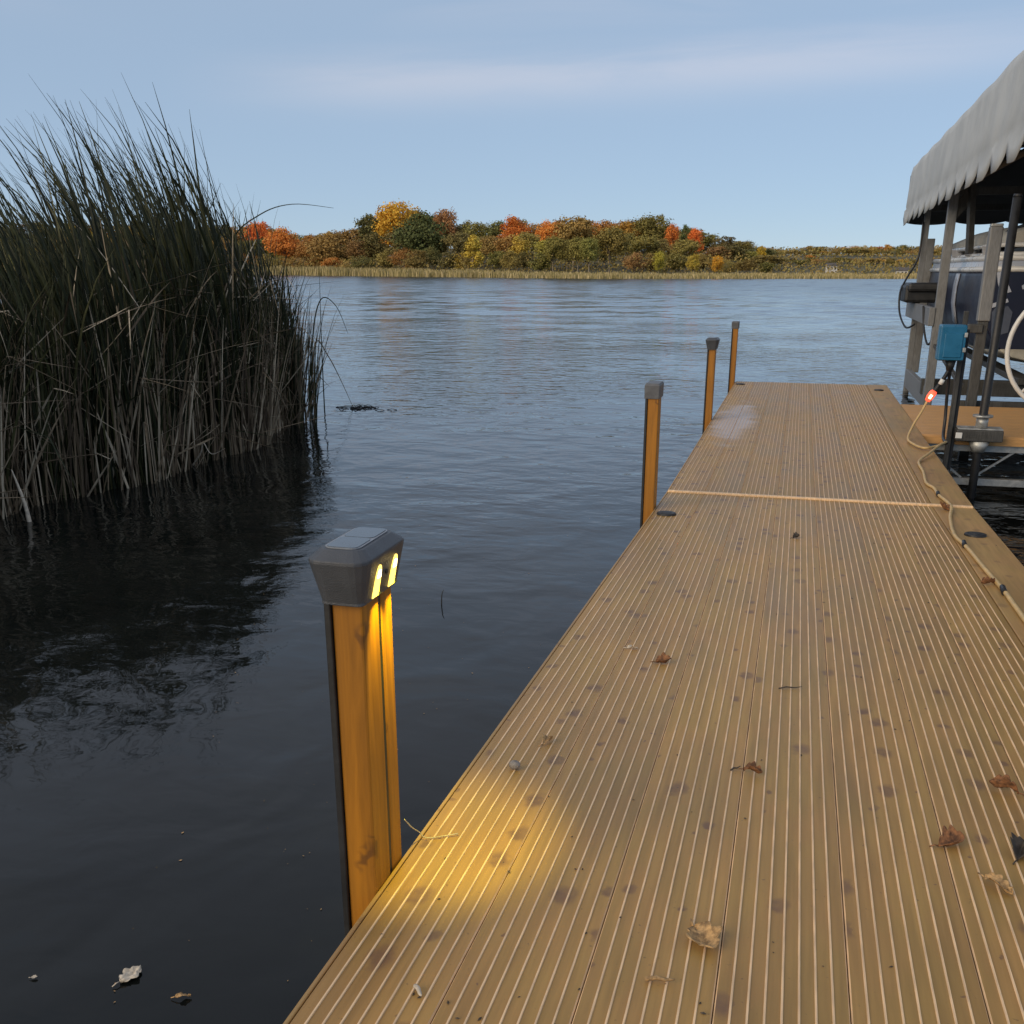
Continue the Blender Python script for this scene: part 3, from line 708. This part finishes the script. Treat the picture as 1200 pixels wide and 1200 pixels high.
while n < 3500:
    y = rnd.uniform(3.0, 9.6); dep = rnd.random()**1.5*3.3
    x = edge_x(min(y, 8.6)) - dep
    if x/y > -.507: continue
    if y < 4.6 and rnd.random() < .3: continue
    tall = rnd.random() < .27
    h = reed_h(x, y)*(rnd.uniform(.92, 1.13) if tall else rnd.uniform(.55, .93))
    lean = rnd.gauss(.10, .08); az = LA + rnd.gauss(0, .6 if tall else 1.0)
    blade(mb, (x, y, -.05), h, abs(lean), az, rnd.uniform(.35, 1.5) if tall else rnd.uniform(.2, 1.2), rnd.uniform(.017, .031), 9 if tall else 7, 0)
    n += 1
while n < 3500+2300:             # lower green-brown tangle
    y = rnd.uniform(3.0, 9.3); x = edge_x(min(y, 8.6)) - rnd.random()**2*1.6
    if x/y > -.507: continue
    blade(mb, (x, y, -.05), rnd.uniform(.7, 1.5)*min(1, reed_h(x, y)/1.6), abs(rnd.gauss(.10, .1)), rnd.uniform(0, 6.28), rnd.uniform(.1, 1.4), rnd.uniform(.010, .018), 7, 0)
    n += 1
for i in range(2400):            # dead stems along the water's edge
    y = rnd.uniform(3.0, 8.9); x = edge_x(min(y, 8.6)) + .06 - rnd.random()**1.8*1.1
    if x/y > -.502: continue
    kk = (rnd.randint(2, 4), rnd.uniform(.5, 2.2)) if rnd.random() < .45 else None
    blade(mb, (x, y, -.05), rnd.uniform(.35, 1.25)*min(1, reed_h(x, y)/1.5), abs(rnd.gauss(.0, .20)), rnd.uniform(0, 6.28), rnd.uniform(0, .35), rnd.uniform(.009, .017), 5, 1, kk)
for i in range(430):             # criss-cross broken ones
    y = rnd.uniform(3.2, 8.3); x = edge_x(y) + .07 - rnd.random()*.35
    if x/y > -.51: continue
    z0 = rnd.uniform(.05, 1.15)*min(1, reed_h(x, y)/2)
    kk = (rnd.randint(1, 3), rnd.uniform(.6, 2.)) if rnd.random() < .4 else None
    blade(mb, (x, y, z0), rnd.uniform(.25, .85), rnd.uniform(.25, 1.75), rnd.uniform(0, 6.28), rnd.uniform(-.3, .7), rnd.uniform(.007, .015), 6, 1 if rnd.random() < .8 else 0, kk)
for i in range(60):              # thin outliers at the right corner
    y = rnd.uniform(7.8, 9.0); x = -.494*y + rnd.uniform(-.16, .05)
    blade(mb, (x, y, -.05), rnd.uniform(.35, 1.25), abs(rnd.gauss(.08, .08)), rnd.uniform(-1., 1.), rnd.uniform(.1, .8), .009, 6, rnd.choice((0, 0, 1)))
tag(mb.build('reed_bed', [M['reed_green'], M['reed_tan']]), 'tall dense green reeds with dead tan stems growing from the water at left', 'reeds', None, 'stuff')
def lone(name, pts, w, m, label, cat='reed'):
    mb = MB(); P = smooth_path(pts, 6); N = len(P)
    mb.tube(P, [w*(1-.8*(i/(N-1))**1.5) for i in range(N)], 6)
    return tag(mb.build(name, m), label, cat, 'single reeds standing out from the bed')
lone('broken_reed', [(-3.86,4.42,-.1),(-3.89,4.44,.08),(-3.96,4.46,.27)], .014, M['leaf_pale'], 'short pale broken reed stub in the water at far left')
lone('bent_reed', [(-5.0,8.3,-.05),(-4.9,8.3,1.0),(-4.74,8.3,1.5),(-4.45,8.3,1.71),(-4.15,8.3,1.785),(-3.78,8.3,1.75)], .008, M['reed_green'], 'long reed blade arching right over the far trees')
lone('bent_reed', [(-4.35,8.8,-.05),(-4.28,8.8,.7),(-4.2,8.85,1.02),(-4.08,8.9,.96),(-4.0,8.95,.72)], .007, M['reed_green'], 'drooping reed blade bending right low over the water')
lone('bent_reed', [(-4.45,9.0,-.05),(-4.36,9.0,.62),(-4.28,9.1,.5),(-4.2,9.2,.25),(-4.13,9.28,.0)], .007, M['reed_tan'], 'thin reed whose tip dips down into floating weed')
lone('upright_reed', [(-4.28,8.95,-.05),(-4.27,8.95,.6),(-4.25,8.95,1.22)], .006, M['reed_green'], 'thin upright reed standing alone just right of the bed', 'reed')
lone('broken_reed', [(-3.93,6.1,.0),(-3.84,6.08,.10),(-3.80,6.06,.17),(-3.74,6.05,.10),(-3.64,6.06,.14)], .006, M['leaf_pale'], 'white zigzag broken reed at the water line in front of the bed')
lone('submerged_twig', [(-1.29,3.66,-.1),(-1.288,3.66,.03),(-1.28,3.665,.062)], .003, M['dark'], 'tiny dark twig tip poking up from open water near the lit lantern', 'twig')
mb = MB()
for i in range(30):
    x = -4.10+rnd.gauss(0, .13); y = 9.3+rnd.gauss(0, .11); a = rnd.uniform(-.4, .4); L = rnd.uniform(.03, .12)
    mb.tube([(x, y, .0), (x+L*.5, y+a*.05, .010), (x+L, y+a*.1, .003)], .003, 5)
mb.tube(smooth_path([(-4.3,9.25,.004),(-4.2,9.36,.006),(-4.1,9.25,.006),(-4.0,9.38,.006),(-3.9,9.3,.004)], 6), .004, 5)
tag(mb.build('floating_weed', M['dark']), 'dark tangle of floating weed right of the reed bed', 'weed')

# ------------------------------------------------------------------ far shore
HEAD = -15.23; FH = 1259.
def az(px): return R(HEAD) + math.atan((px-600)/FH)
def interp(tab, x):
    if x <= tab[0][0]: return tab[0][1]
    for (a, va), (b, vb) in zip(tab, tab[1:]):
        if x <= b: return va + (vb-va)*(x-a)/(b-a)
    return tab[-1][1]
SHORE = [(-900,330),(-200,310),(300,300),(345,282),(450,228),(600,180),(700,163),(850,165),(1060,172),(1300,176),(2400,220)]
PROF = [(-400,268),(60,264),(300,264),(330,270),(360,277),(390,273),(420,268),(440,255),(465,243),(490,248),(515,249),(540,256),(575,257),(610,254),(640,263),(665,256),(700,259),(750,256),(780,261),(800,266),(830,272),(860,281),(885,289),(920,292),(980,289),(1060,291),(1300,289),(2000,286)]
def dist_of(px): return interp(SHORE, px)
def at(px, d): a = az(px); return d*math.sin(a), d*math.cos(a)
def px_of(x, y):
    a = math.atan2(x, y) - R(HEAD)
    a = max(-1.2, min(1.2, a)); return 600 + FH*math.tan(a)
def gz(px, dd):
    """terrain height at dd metres behind the shoreline"""
    if dd < 0: return max(-2.2, .06*dd)
    hill = interp([(-900,1.),(300,1.),(450,1.4),(700,1.1),(880,.85),(2400,.8)], px)
    return min(.35, dd*.06) + hill*(5.5*max(0, min(1, (dd-14)/110))**1.2 + 4*max(0, min(1, (dd-120)/300)))
mb = MB(); rings = []
NA = 200
for dd in (None, -60, -20, -6, 0, 4, 10, 18, 32, 50, 75, 110, 160, 260, 450, 900, 2500):
    ring_ = []
    for k in range(NA):
        a = -math.pi + 2*math.pi*k/NA
        rel_ = a - R(HEAD); rel_ = (rel_+math.pi) % (2*math.pi) - math.pi
        px = 600 + FH*math.tan(max(-1.15, min(1.15, rel_)))
        d0 = dist_of(px)
        if dd is None: ring_.append((20*math.sin(a), 20*math.cos(a), -2.2))
        else: ring_.append(((d0+dd)*math.sin(a), (d0+dd)*math.cos(a), gz(px, dd)))
    rings.append(ring_)
mb.loft(rings, 0, closed=True, caps=False, sm=True)
o_ = len(mb.v) - len(rings)*NA
mb.face([o_+k for k in range(NA)], 0)
M['ground'] = simple('autumn_ground', (.085, .075, .035), .9, 0, .4, .2, .3, 1.)
tag(mb.build('ground', M['ground']), 'wooded shore and lake bed', 'ground', None, 'structure')
# reeds fringing the far shore
mb = MB()
for i in range(15000):
    px = rnd.uniform(200, 1330) if i % 6 else rnd.uniform(-300, 1800)
    d = dist_of(px) + rnd.random()**1.4*9 - .6
    x, y = at(px, d); dd = d-dist_of(px)
    hh = interp([(200,2.3),(345,2.2),(450,1.6),(600,1.05),(700,.75),(1060,.65),(1300,.65)], px)*rnd.uniform(.7, 1.12)*(1+.25*mnoise.noise(Vector((px*.03, 0, 0))))
    w = rnd.uniform(.07, .16)*d/200; a = az(px)+rnd.uniform(-.6, .6); cx, cy = math.cos(a)*w, -math.sin(a)*w
    lx = rnd.gauss(0, .12)*hh; z0 = max(0, gz(px, dd))-.05
    mb.add([(x-cx, y-cy, z0), (x+cx, y+cy, z0), (x+cx*.7+lx*.5, y+cy*.7, z0+hh*.6), (x+lx, y, z0+hh), (x-cx*.7+lx*.5, y-cy*.7, z0+hh*.6)], [(0,1,2,3,4)])
tag(mb.build('shore_reeds', M['shore_reed']), 'band of olive and straw reeds along the far waterline', 'reeds', None, 'stuff')

# tree prototypes: unit height 1 m, scaled per tree
def crown_mesh(kind, seed, nclump, leaves):
    r = random.Random(seed); mb = MB()
    if kind == 'broad': rx, z0, z1 = .40, .20, 1.0
    elif kind == 'oval': rx, z0, z1 = .30, .14, 1.0
    elif kind == 'slim': rx, z0, z1 = .19, .06, 1.0
    elif kind == 'bush': rx, z0, z1 = .55, .0, 1.0
    else: rx, z0, z1 = .36, .36, 1.0
    cz, hz = (z0+z1)/2, (z1-z0)/2
    cl = []
    for i in range(nclump):
        while True:
            u = Vector((r.uniform(-1,1), r.uniform(-1,1), r.uniform(-1,1)))
            if .35 < u.length < 1: break
        k = .80
        c = Vector((u.x*rx*k, u.y*rx*k, cz+u.z*hz*k)); cr = r.uniform(.07, .22)*(rx/.38)**.5
        if kind == 'slim': c.x *= (1.25-(c.z-z0)/(z1-z0)*.9); c.y *= (1.25-(c.z-z0)/(z1-z0)*.9)
        cl.append((c, cr))
    for c, cr in cl:
        for j in range(leaves):
            d = Vector((r.gauss(0,1), r.gauss(0,1), r.gauss(0,1))).normalized()*cr*r.uniform(.35, 1.08)
            d.z *= .8; p = c + d
            if p.z < .01: continue
            s = r.uniform(.011, .025)
            nrm = (d.normalized() + Vector((r.gauss(0,.5), r.gauss(0,.5), r.gauss(0,.5)+.25))).normalized()
            a = nrm.orthogonal().normalized(); b = nrm.cross(a); ang = r.uniform(0, 3.14)
            a2 = a*math.cos(ang)+b*math.sin(ang); b2 = nrm.cross(a2)
            mb.add([p-a2*s-b2*s*.3, p+b2*s*.8, p+a2*s, p-b2*s*.75+nrm*s*.3], [(0,1,2,3)])
    return mb, cl
def trunk_mesh(kind, cl, seed):
    r = random.Random(seed); mb = MB()
    top = .62
    pts = [(0,0,-.06), (.004,0,.1), (.01,.006,.3), (.0,.012,top)]
    mb.tube(pts, [.022,.017,.013,.006], 6)
    for c, cr in cl[:9]:
        s = min(max(c.z-.28, .14), .5); mb.tube([(.006, .005, s), (c.x*.5, c.y*.5, (s+c.z)/2+.01), (c.x, c.y, c.z)], [.009, .006, .002], 4)
    return mb
PROTO = {}
for kind, k, ncl, lv in (('broad',3,46,105),('oval',2,40,100),('slim',1,30,90),('bush',2,34,95),('high',1,42,105)):
    PROTO[kind] = []
    for j in range(k):
        mbc, cl = crown_mesh(kind, 100+j*7+len(kind), ncl, lv)
        mbt = trunk_mesh(kind, cl, 5+j)
        me_c = mbc.build('crown', M['foliage']); me_t = mbt.build('trunk', M['bark'])
        PROTO[kind].append((me_c.data, me_t.data))
        bpy.data.objects.remove(me_c); bpy.data.objects.remove(me_t)
COLS = {'dark green': (.085,.092,.034), 'olive green': (.175,.145,.042), 'tan olive': (.285,.195,.062), 'brown': (.25,.145,.06), 'golden yellow': (.50,.29,.04),
        'orange': (.50,.21,.045), 'red orange': (.50,.15,.035), 'yellow green': (.36,.29,.05), 'dull orange brown': (.36,.19,.055)}
ntree = 0
def tree(px, d, ytop, wpx, kind, colname, label, group, name='tree'):
    """px: bearing, d: metres away, ytop: how high its top stands, wpx: crown width"""
    global ntree
    x, y = at(px, d); z = gz(px, d-dist_of(px))
    top = CZ + d*(317-ytop)/FH
    H = max(1.2, top - z); W = wpx*d/FH
    me_c, me_t = PROTO[kind][ntree % len(PROTO[kind])]
    base_w = {'broad':.86, 'oval':.68, 'slim':.45, 'bush':1.1, 'high':.80}[kind]*H
    e = empty(name, (x, y, z), label, 'tree', group)
    e.rotation_euler = (0, 0, rnd.uniform(0, 6.28)); sx = W/base_w
    e.scale = (H*sx, H*sx, H)
    c = bpy.data.objects.new('crown', me_c); col.objects.link(c); c.parent = e
    b = COLS[colname]; j = rnd.uniform(.82, 1.18); jj = rnd.uniform(.92, 1.08)
    m_ = .42 if group != 'far shore trees' else 0.       # most of the wood is turning unevenly
    b = tuple(p_*(1-m_)+q_*m_ for p_, q_ in zip(b, (.19, .14, .048)))
    c.color = (b[0]*j*jj, b[1]*j/jj, b[2]*j, 1)
    tr = bpy.data.objects.new('trunk', me_t); col.objects.link(tr); tr.parent = e
    ntree += 1
    return e
# trees that stand out
S = dist_of
tree(466, S(466)+62, 239, 58, 'broad', 'golden yellow', 'tallest tree of the far shore, with a golden yellow crown', 'far shore trees', 'golden_tree')
tree(497, S(497)+30, 251, 74, 'broad', 'dark green', 'broad dark green tree directly in front of the tallest golden tree', 'far shore trees', 'green_tree')
tree(436, S(436)+55, 252, 42, 'oval', 'dark green', 'dark green tree left of the tallest golden tree', 'far shore trees', 'green_tree')
tree(521, S(521)+75, 247, 36, 'broad', 'brown', 'reddish brown crown rising just right of the tallest golden tree', 'far shore trees', 'brown_tree')
tree(388, S(388)+26, 273, 66, 'broad', 'tan olive', 'pale olive rounded tree left of the dark green trees', 'far shore trees', 'olive_tree')
tree(334, S(334)+40, 270, 48, 'broad', 'orange', 'bright orange tree beside the right edge of the reed bed', 'far shore trees', 'orange_tree')
tree(309, S(309)+55, 262, 34, 'broad', 'red orange', 'red tree half hidden behind the reed bed edge', 'far shore trees', 'red_tree')
tree(366, S(366)+50, 277, 34, 'broad', 'dull orange brown', 'dull rusty tree right of the bright orange tree', 'far shore trees', 'brown_tree')
tree(555, S(555)+16, 271, 26, 'slim', 'yellow green', 'slim yellow green tree standing before dark trees, left of centre', 'far shore trees', 'yellow_tree')
tree(606, S(606)+24, 276, 34, 'oval', 'yellow green', 'yellow tree in front of the red orange crown near the middle', 'far shore trees', 'yellow_tree')
tree(602, S(602)+75, 256, 46, 'broad', 'red orange', 'red orange crown on the skyline near the middle of the wood', 'far shore trees', 'red_tree')
tree(640, S(640)+70, 261, 34, 'broad', 'orange', 'orange crown on the skyline right of the red orange one', 'far shore trees', 'orange_tree')
tree(672, S(672)+30, 256, 62, 'high', 'tan olive', 'wide tan tree with bare lower trunk, right of centre', 'far shore trees', 'olive_tree')
tree(714, S(714)+24, 268, 50, 'high', 'olive green', 'olive tree with a thin pale trunk showing above the shore reeds', 'far shore trees', 'olive_tree')
tree(786, S(786)+58, 263, 22, 'oval', 'red orange', 'small fiery red orange tree on the falling right skyline', 'far shore trees', 'red_tree')
tree(763, S(763)+75, 254, 52, 'broad', 'olive green', 'rounded olive crown at the high point above the fiery red tree', 'far shore trees', 'olive_tree')
tree(772, S(772)+14, 294, 17, 'oval', 'yellow green', 'small yellow tree by the shore under the fiery red tree', 'far shore trees', 'yellow_tree')
tree(812, S(812)+14, 297, 20, 'oval', 'yellow green', 'small yellow tree by the shore, middle of three yellow ones', 'far shore trees', 'yellow_tree')
tree(840, S(840)+14, 299, 18, 'oval', 'golden yellow', 'small golden tree by the shore, rightmost of three yellow ones', 'far shore trees', 'golden_tree')
tree(891, S(891)+70, 289, 14, 'oval', 'golden yellow', 'small round golden tree low on the right skyline', 'far shore trees', 'golden_tree')
tree(948, S(948)+90, 300, 16, 'oval', 'orange', 'small orange tree at the start of the low right shore', 'far shore trees', 'orange_tree')
tree(800, S(800)+62, 264, 20, 'oval', 'dark green', 'small dark tree right of the fiery red tree', 'far shore trees', 'green_tree')
tree(813, S(813)+58, 268, 22, 'oval', 'red orange', 'rusty red crown on the slope beyond the fiery red tree', 'far shore trees', 'red_tree')
for px_, lab in ((648, 'olive tree on a pale bare trunk, left of a close group of three trunks'), (664, 'olive tree on a pale trunk, first of the close group of three'), (677, 'olive tree on a pale trunk, second of the close group of three'), (690, 'olive tree on a pale trunk, third of the close group of three')):
    tree(px_, S(px_)+15+rnd.uniform(-2, 2), rnd.uniform(275, 283), 30, 'high', 'olive green', lab, 'far shore trees', 'olive_tree')
def pick(px, row):
    w = {'dark green':2.4, 'olive green':4.2, 'tan olive':2.6, 'brown':1.2, 'golden yellow':.8, 'orange':.5 if row == 2 else .15, 'red orange':.22 if row == 2 else .03, 'yellow green':.4, 'dull orange brown':.7}
    if 420 < px < 570: w['dark green'] += 4; w['red orange'] = .1; w['orange'] = .2
    if 280 < px < 420: w['tan olive'] += 2; w['orange'] += .8; w['dull orange brown'] += 1
    if 570 < px < 720 and row == 2: w['orange'] += 1.4; w['red orange'] += .8
    if 720 < px < 900: w['olive green'] += 3; w['dark green'] += 1.5
    if px > 900: w['dull orange brown'] += 1.6; w['tan olive'] += 1.5; w['golden yellow'] += 1.2; w['orange'] += 1.6; w['dark green'] += .3
    ks = list(w); return rnd.choices(ks, [w[k] for k in ks])[0]
LAB = {2: ('{} tree on the skyline of the far wood', 'skyline trees of the far wood'), 1: ('{} tree midway down the far wood', 'middle trees of the far wood'), 0: ('{} low tree at the front of the far wood', 'front trees of the far wood')}
for row, dback, frac, step, wr in ((2, 82, 1., 20, (34, 54)), (1, 44, .74, 22, (36, 54)), (0, 19, .40, 19, (24, 40))):
    px = -150
    while px < 900:
        pj = px + rnd.uniform(-6, 6)
        if row == 0 and 640 < pj < 726: px += step; continue
        prof = interp(PROF, pj)
        f = frac*rnd.uniform(.86, 1.0) if row < 2 else rnd.uniform(.90, .985)
        yt = 317 - (317-prof)*f
        c = pick(pj, row); kind = rnd.choice(('broad','broad','oval','high') if row else ('bush','oval','broad'))
        tree(pj, S(pj)+dback+rnd.uniform(-8, 8), yt, rnd.uniform(*wr), kind, c, LAB[row][0].format(c), c + ' ' + LAB[row][1], c.split()[-1].replace('yellow','golden') + '_tree' if c.split()[-1] in ('green','brown','orange') else ('golden_tree' if c == 'golden yellow' else 'olive_tree'))
        px += step*rnd.uniform(.8, 1.2)*(1.35 if px < 250 else 1.)
for row, dback, frac, step in ((2, 210, 1., 11), (1, 140, .86, 12), (0, 70, .52, 12)):
    px = 868
    while px < 1420:
        pj = px + rnd.uniform(-4, 4); prof = interp(PROF, pj)
        yt = 317 - (317-prof)*frac*rnd.uniform(.86, 1.04); c = pick(pj, row)
        q = {2:'{} tree along the top of the low right shore', 1:'{} tree midway up the low right shore', 0:'{} tree at the foot of the low right shore'}[row]
        tree(pj, S(pj)+dback+rnd.uniform(-10, 10), yt, rnd.uniform(17, 27), rnd.choice(('broad','bush','bush') if row == 2 else ('bush','bush','oval')), c, q.format(c), 'right shore ' + q.format(c).replace('tree', 'trees'), 'golden_tree' if c.startswith('golden') else 'olive_tree' if 'olive' in c and 'green' not in c else c.split()[-1] + '_tree')
        px += step*rnd.uniform(.8, 1.2)*(1. if px < 1150 else 1.6)
# undergrowth between trunks
mb = MB()
for i in range(26000):
    px = rnd.uniform(-250, 1450); d = S(px)+rnd.uniform(8, 90 if px > 880 else 60); x, y = at(px, d); z = gz(px, d-S(px)) + rnd.random()**1.5*3.0*(1.1 if px < 880 else .6)
    s = rnd.uniform(.12, .30)*d/220; a = rnd.uniform(0, 3.14)
    nx, ny, nz = rnd.gauss(0,1), rnd.gauss(0,1), rnd.gauss(0,1)+.3
    n_ = Vector((nx, ny, nz)).normalized(); u = n_.orthogonal().normalized(); v = n_.cross(u)
    p = Vector((x, y, z)); mb.add([p-u*s, p+v*s*.7, p+u*s, p-v*s*.7], [(0,1,2,3)])
for i in range(9000):
    px = rnd.uniform(862, 1480); d = S(px)+rnd.uniform(120, 270); x, y = at(px, d); z = gz(px, d-S(px)) + rnd.random()**2*2.2
    s = rnd.uniform(.2, .45); n_ = Vector((rnd.gauss(0,1), rnd.gauss(0,1), rnd.gauss(0,1)+.3)).normalized(); u = n_.orthogonal().normalized(); v = n_.cross(u)
    p = Vector((x, y, z)); mb.add([p-u*s, p+v*s*.7, p+u*s, p-v*s*.7], [(0,1,2,3)])
uo = mb.build('undergrowth', M['foliage']); uo.color = (.21, .15, .052, 1)
tag(uo, 'brown and olive undergrowth along the foot of the far wood', 'undergrowth', None, 'stuff')
# two pale houses in the right-hand wood
def house(px, d, z, w, label):
    x, y = at(px, d); a = -az(px)
    t = empty('house', (x, y, gz(px, d-S(px))), label, 'house', None, (0, 0, a))
    h = z; D = w*.3; rr = w*.22; o = w*.05
    mb = MB(); mb.box(-w/2, w/2, -D, D, -1, h); mb.add([(-w/2,-D,h),(-w/2,D,h),(-w/2,0,h+rr)], [(0,2,1)]); mb.add([(w/2,-D,h),(w/2,D,h),(w/2,0,h+rr)], [(0,1,2)]); mb.build('wall', M['house_wall'], t)
    mb = MB(); mb.add([(-w/2-o,-D-o,h-o*.5),(w/2+o,-D-o,h-o*.5),(w/2+o,0,h+rr+.04),(-w/2-o,0,h+rr+.04),(-w/2-o,D+o,h-o*.5),(w/2+o,D+o,h-o*.5)], [(0,1,2,3),(3,2,5,4)]); mb.build('roof', M['house_roof'], t, 0, .05)
    for k in (-.28, .05, .32):
        mb = MB(); mb.box(w*(k-.06), w*(k+.06), -D-.02, -D+.02, h*.45, h*.8); mb.build('window', M['glass'], t)
house(974, S(974)+33, 1.15, 2.0, 'small pale house among orange trees on the low right shore')
house(1057, S(1057)+14, .9, 1.9, 'small white house near the water beside the boat lift post')

# ------------------------------------------------------------------ water
def water_mat():
    m, t, b = new_mat('lake_water')
    pos = t.n('ShaderNodeNewGeometry').outputs['Position']; s = t.sep(pos)
    dist = t.math('SQRT', t.math('ADD', t.math('MULTIPLY', s[0], s[0]), t.math('MULTIPLY', s[1], s[1])))
    murk = t.noise(pos, 1.3, 5, .65)
    t.put(b.inputs['Base Color'], t.ramp(murk, [(.35, (.004, .0052, .005)), (.55, (.008, .0095, .0088)), (.75, (.017, .019, .016))]))
    t.put(b.inputs['Roughness'], t.smooth(dist, 8., 90., .04, .16)); b.inputs['IOR'].default_value = 1.333
    big = t.noise(t.vmath('MULTIPLY', pos, (.35, .22, 0)), 1., 3)
    wind = t.math('MULTIPLY', t.math('MULTIPLY', t.smooth(dist, 1.8, 7., .16, 1.), t.smooth(dist, 14., 70., 1., .8)), t.smooth(big, .35, .62, .35, 1.15))
    warp = t.vmath('MULTIPLY', pos, (2.2, 3.0, 0.))
    h1 = t.noise(warp, 1., 2, .45, .5)
    h2 = t.noise(t.vmath('MULTIPLY', pos, (5., 7.5, 0.)), 1., 3, .55, .4)
    h3 = t.noise(t.vmath('MULTIPLY', pos, (2.6, 2.2, 0.)), 1., 2, .4, .6)
    hh = t.math('ADD', t.math('MULTIPLY', wind, t.math('ADD', t.math('MULTIPLY', h1, .016), t.math('MULTIPLY', h2, .0080))), t.math('MULTIPLY', h3, .010))
    bp = t.n('ShaderNodeBump'); bp.inputs['Strength'].default_value = 1.; bp.inputs['Distance'].default_value = 1.
    t.put(bp.inputs['Height'], hh); t.put(b.inputs['Normal'], bp.outputs[0])
    return m
mb = MB(); S_ = 1500
mb.add([(-S_,-S_,0),(S_,-S_,0),(S_,S_,0),(-S_,S_,0)], [(0,1,2,3)])
# open-water waves as real geometry: a fan of rings ahead of the dock, fading into the flat sheet
NA_ = 260; rr = []; q = 16.
while q < 345: rr.append(q); q += .28 + q*.0022
o_ = len(mb.v)
for q in rr:
    f_ = min(1, (q-16)/22.)
    for k in range(NA_+1):
        a = R(-62 + 104*k/NA_); x, y = q*math.sin(a), q*math.cos(a)
        z = .055*mnoise.noise(Vector((x*.34, y*.62, 1.))) + .034*mnoise.noise(Vector((x*.9, y*1.35, 7.)))
        mb.v.append((x, y, -.008 + f_*f_*(3-2*f_)*(.093 + z)))
for i in range(len(rr)-1):
    for k in range(NA_):
        b_ = o_ + i*(NA_+1) + k
        mb.face((b_, b_+1, b_+NA_+2, b_+NA_+1), 0, True)
tag(mb.build('water', water_mat()), 'lake water', 'water', None, 'structure')

# ------------------------------------------------------------------ sky and sun
SUN_EL, SUN_AZ = 24., 216.        # degrees; azimuth clockwise from the dock direction (+Y): behind the viewer
w = bpy.data.worlds.new('World'); sc.world = w; w.use_nodes = True
t = NT(w.node_tree); bg = w.node_tree.nodes['Background']
sky = t.n('ShaderNodeTexSky', sky_type='NISHITA'); sky.sun_disc = False
sky.sun_elevation = R(SUN_EL); sky.sun_rotation = R(SUN_AZ); sky.altitude = 3000; sky.air_density = 1.0; sky.dust_density = 0.; sky.ozone_density = 3.
dirv = t.n('ShaderNodeTexCoord').outputs['Generated']
d = t.sep(dirv)
azm = t.math('ARCTAN2', d[0], d[1]); el = t.math('ARCSINE', d[2])
wv = t.comb(t.math('MULTIPLY', azm, 2.2), t.math('MULTIPLY', el, 17.), 0.)
wisp = t.noise(wv, 1.2, 5, .6, .6)
line = t.math('SUBTRACT', el, t.math('ADD', .157, t.math('ADD', t.math('MULTIPLY', t.math('ADD', azm, .266), .032), t.math('MULTIPLY', t.math('SUBTRACT', wisp, .5), .03))))
band = t.math('POWER', 2.718, t.math('MULTIPLY', t.math('MULTIPLY', line, line), -2600.))
side = t.math('MULTIPLY', t.smooth(azm, -.58, -.36, 0, 1), t.smooth(azm, .30, .0, .3, 1))
m1 = t.math('MULTIPLY', t.math('MULTIPLY', band, side), t.smooth(wisp, .25, .62, .45, 1.))
m2 = t.math('MULTIPLY', t.smooth(el, .17, .27, 0, 1), t.smooth(wisp, .42, .64, .1, .85))
m3 = t.math('MULTIPLY', t.smooth(el, .16, .5, 0, 1), t.smooth(wisp, .3, .6, .75, 1.15))   # high cloud added mostly out of view, to brighten what the water reflects
cm = t.math('MULTIPLY', t.math('MAXIMUM', t.math('MAXIMUM', m1, m2), m3), .95, clamp=True)
veil = t.mix(.6, sky.outputs[0], (6.8, 8.85, 11.4))     # thin high haze evens the dusk sky out
bright = t.mix(1., veil, (1.42, 1.18, 1.06), 'MULTIPLY')
t.put(bg.inputs['Color'], t.mix(cm, veil, bright)); bg.inputs['Strength'].default_value = .073
sd = bpy.data.lights.new('sun', 'SUN'); sd.energy = 2.0; sd.angle = R(45); sd.color = (1., .79, .52)
so = bpy.data.objects.new('sun', sd); col.objects.link(so)
ea, aa = R(SUN_EL), R(SUN_AZ)
sv = Vector((math.sin(aa)*math.cos(ea), math.cos(aa)*math.cos(ea), math.sin(ea)))
so.rotation_euler = sv.to_track_quat('Z', 'Y').to_euler(); so.location = sv*50

# ------------------------------------------------------------------ camera
cd = bpy.data.cameras.new('camera'); cam = bpy.data.objects.new('camera', cd); col.objects.link(cam)
cd.sensor_width = 36; cd.lens = 36*1190/1200; cd.shift_y = 130/1200; cd.clip_start = .05; cd.clip_end = 6000
cam.location = (0, 0, CZ); cam.rotation_euler = (R(90-19.14), 0, R(15.23)); sc.camera = cam
sc.view_settings.view_transform = 'Standard'; sc.view_settings.look = 'None'
sc.view_settings.exposure = 0.; sc.view_settings.gamma = 1.
sc.render.engine = 'CYCLES'; sc.cycles.use_denoising = True
sc.cycles.max_bounces = 6; sc.cycles.sample_clamp_indirect = 4
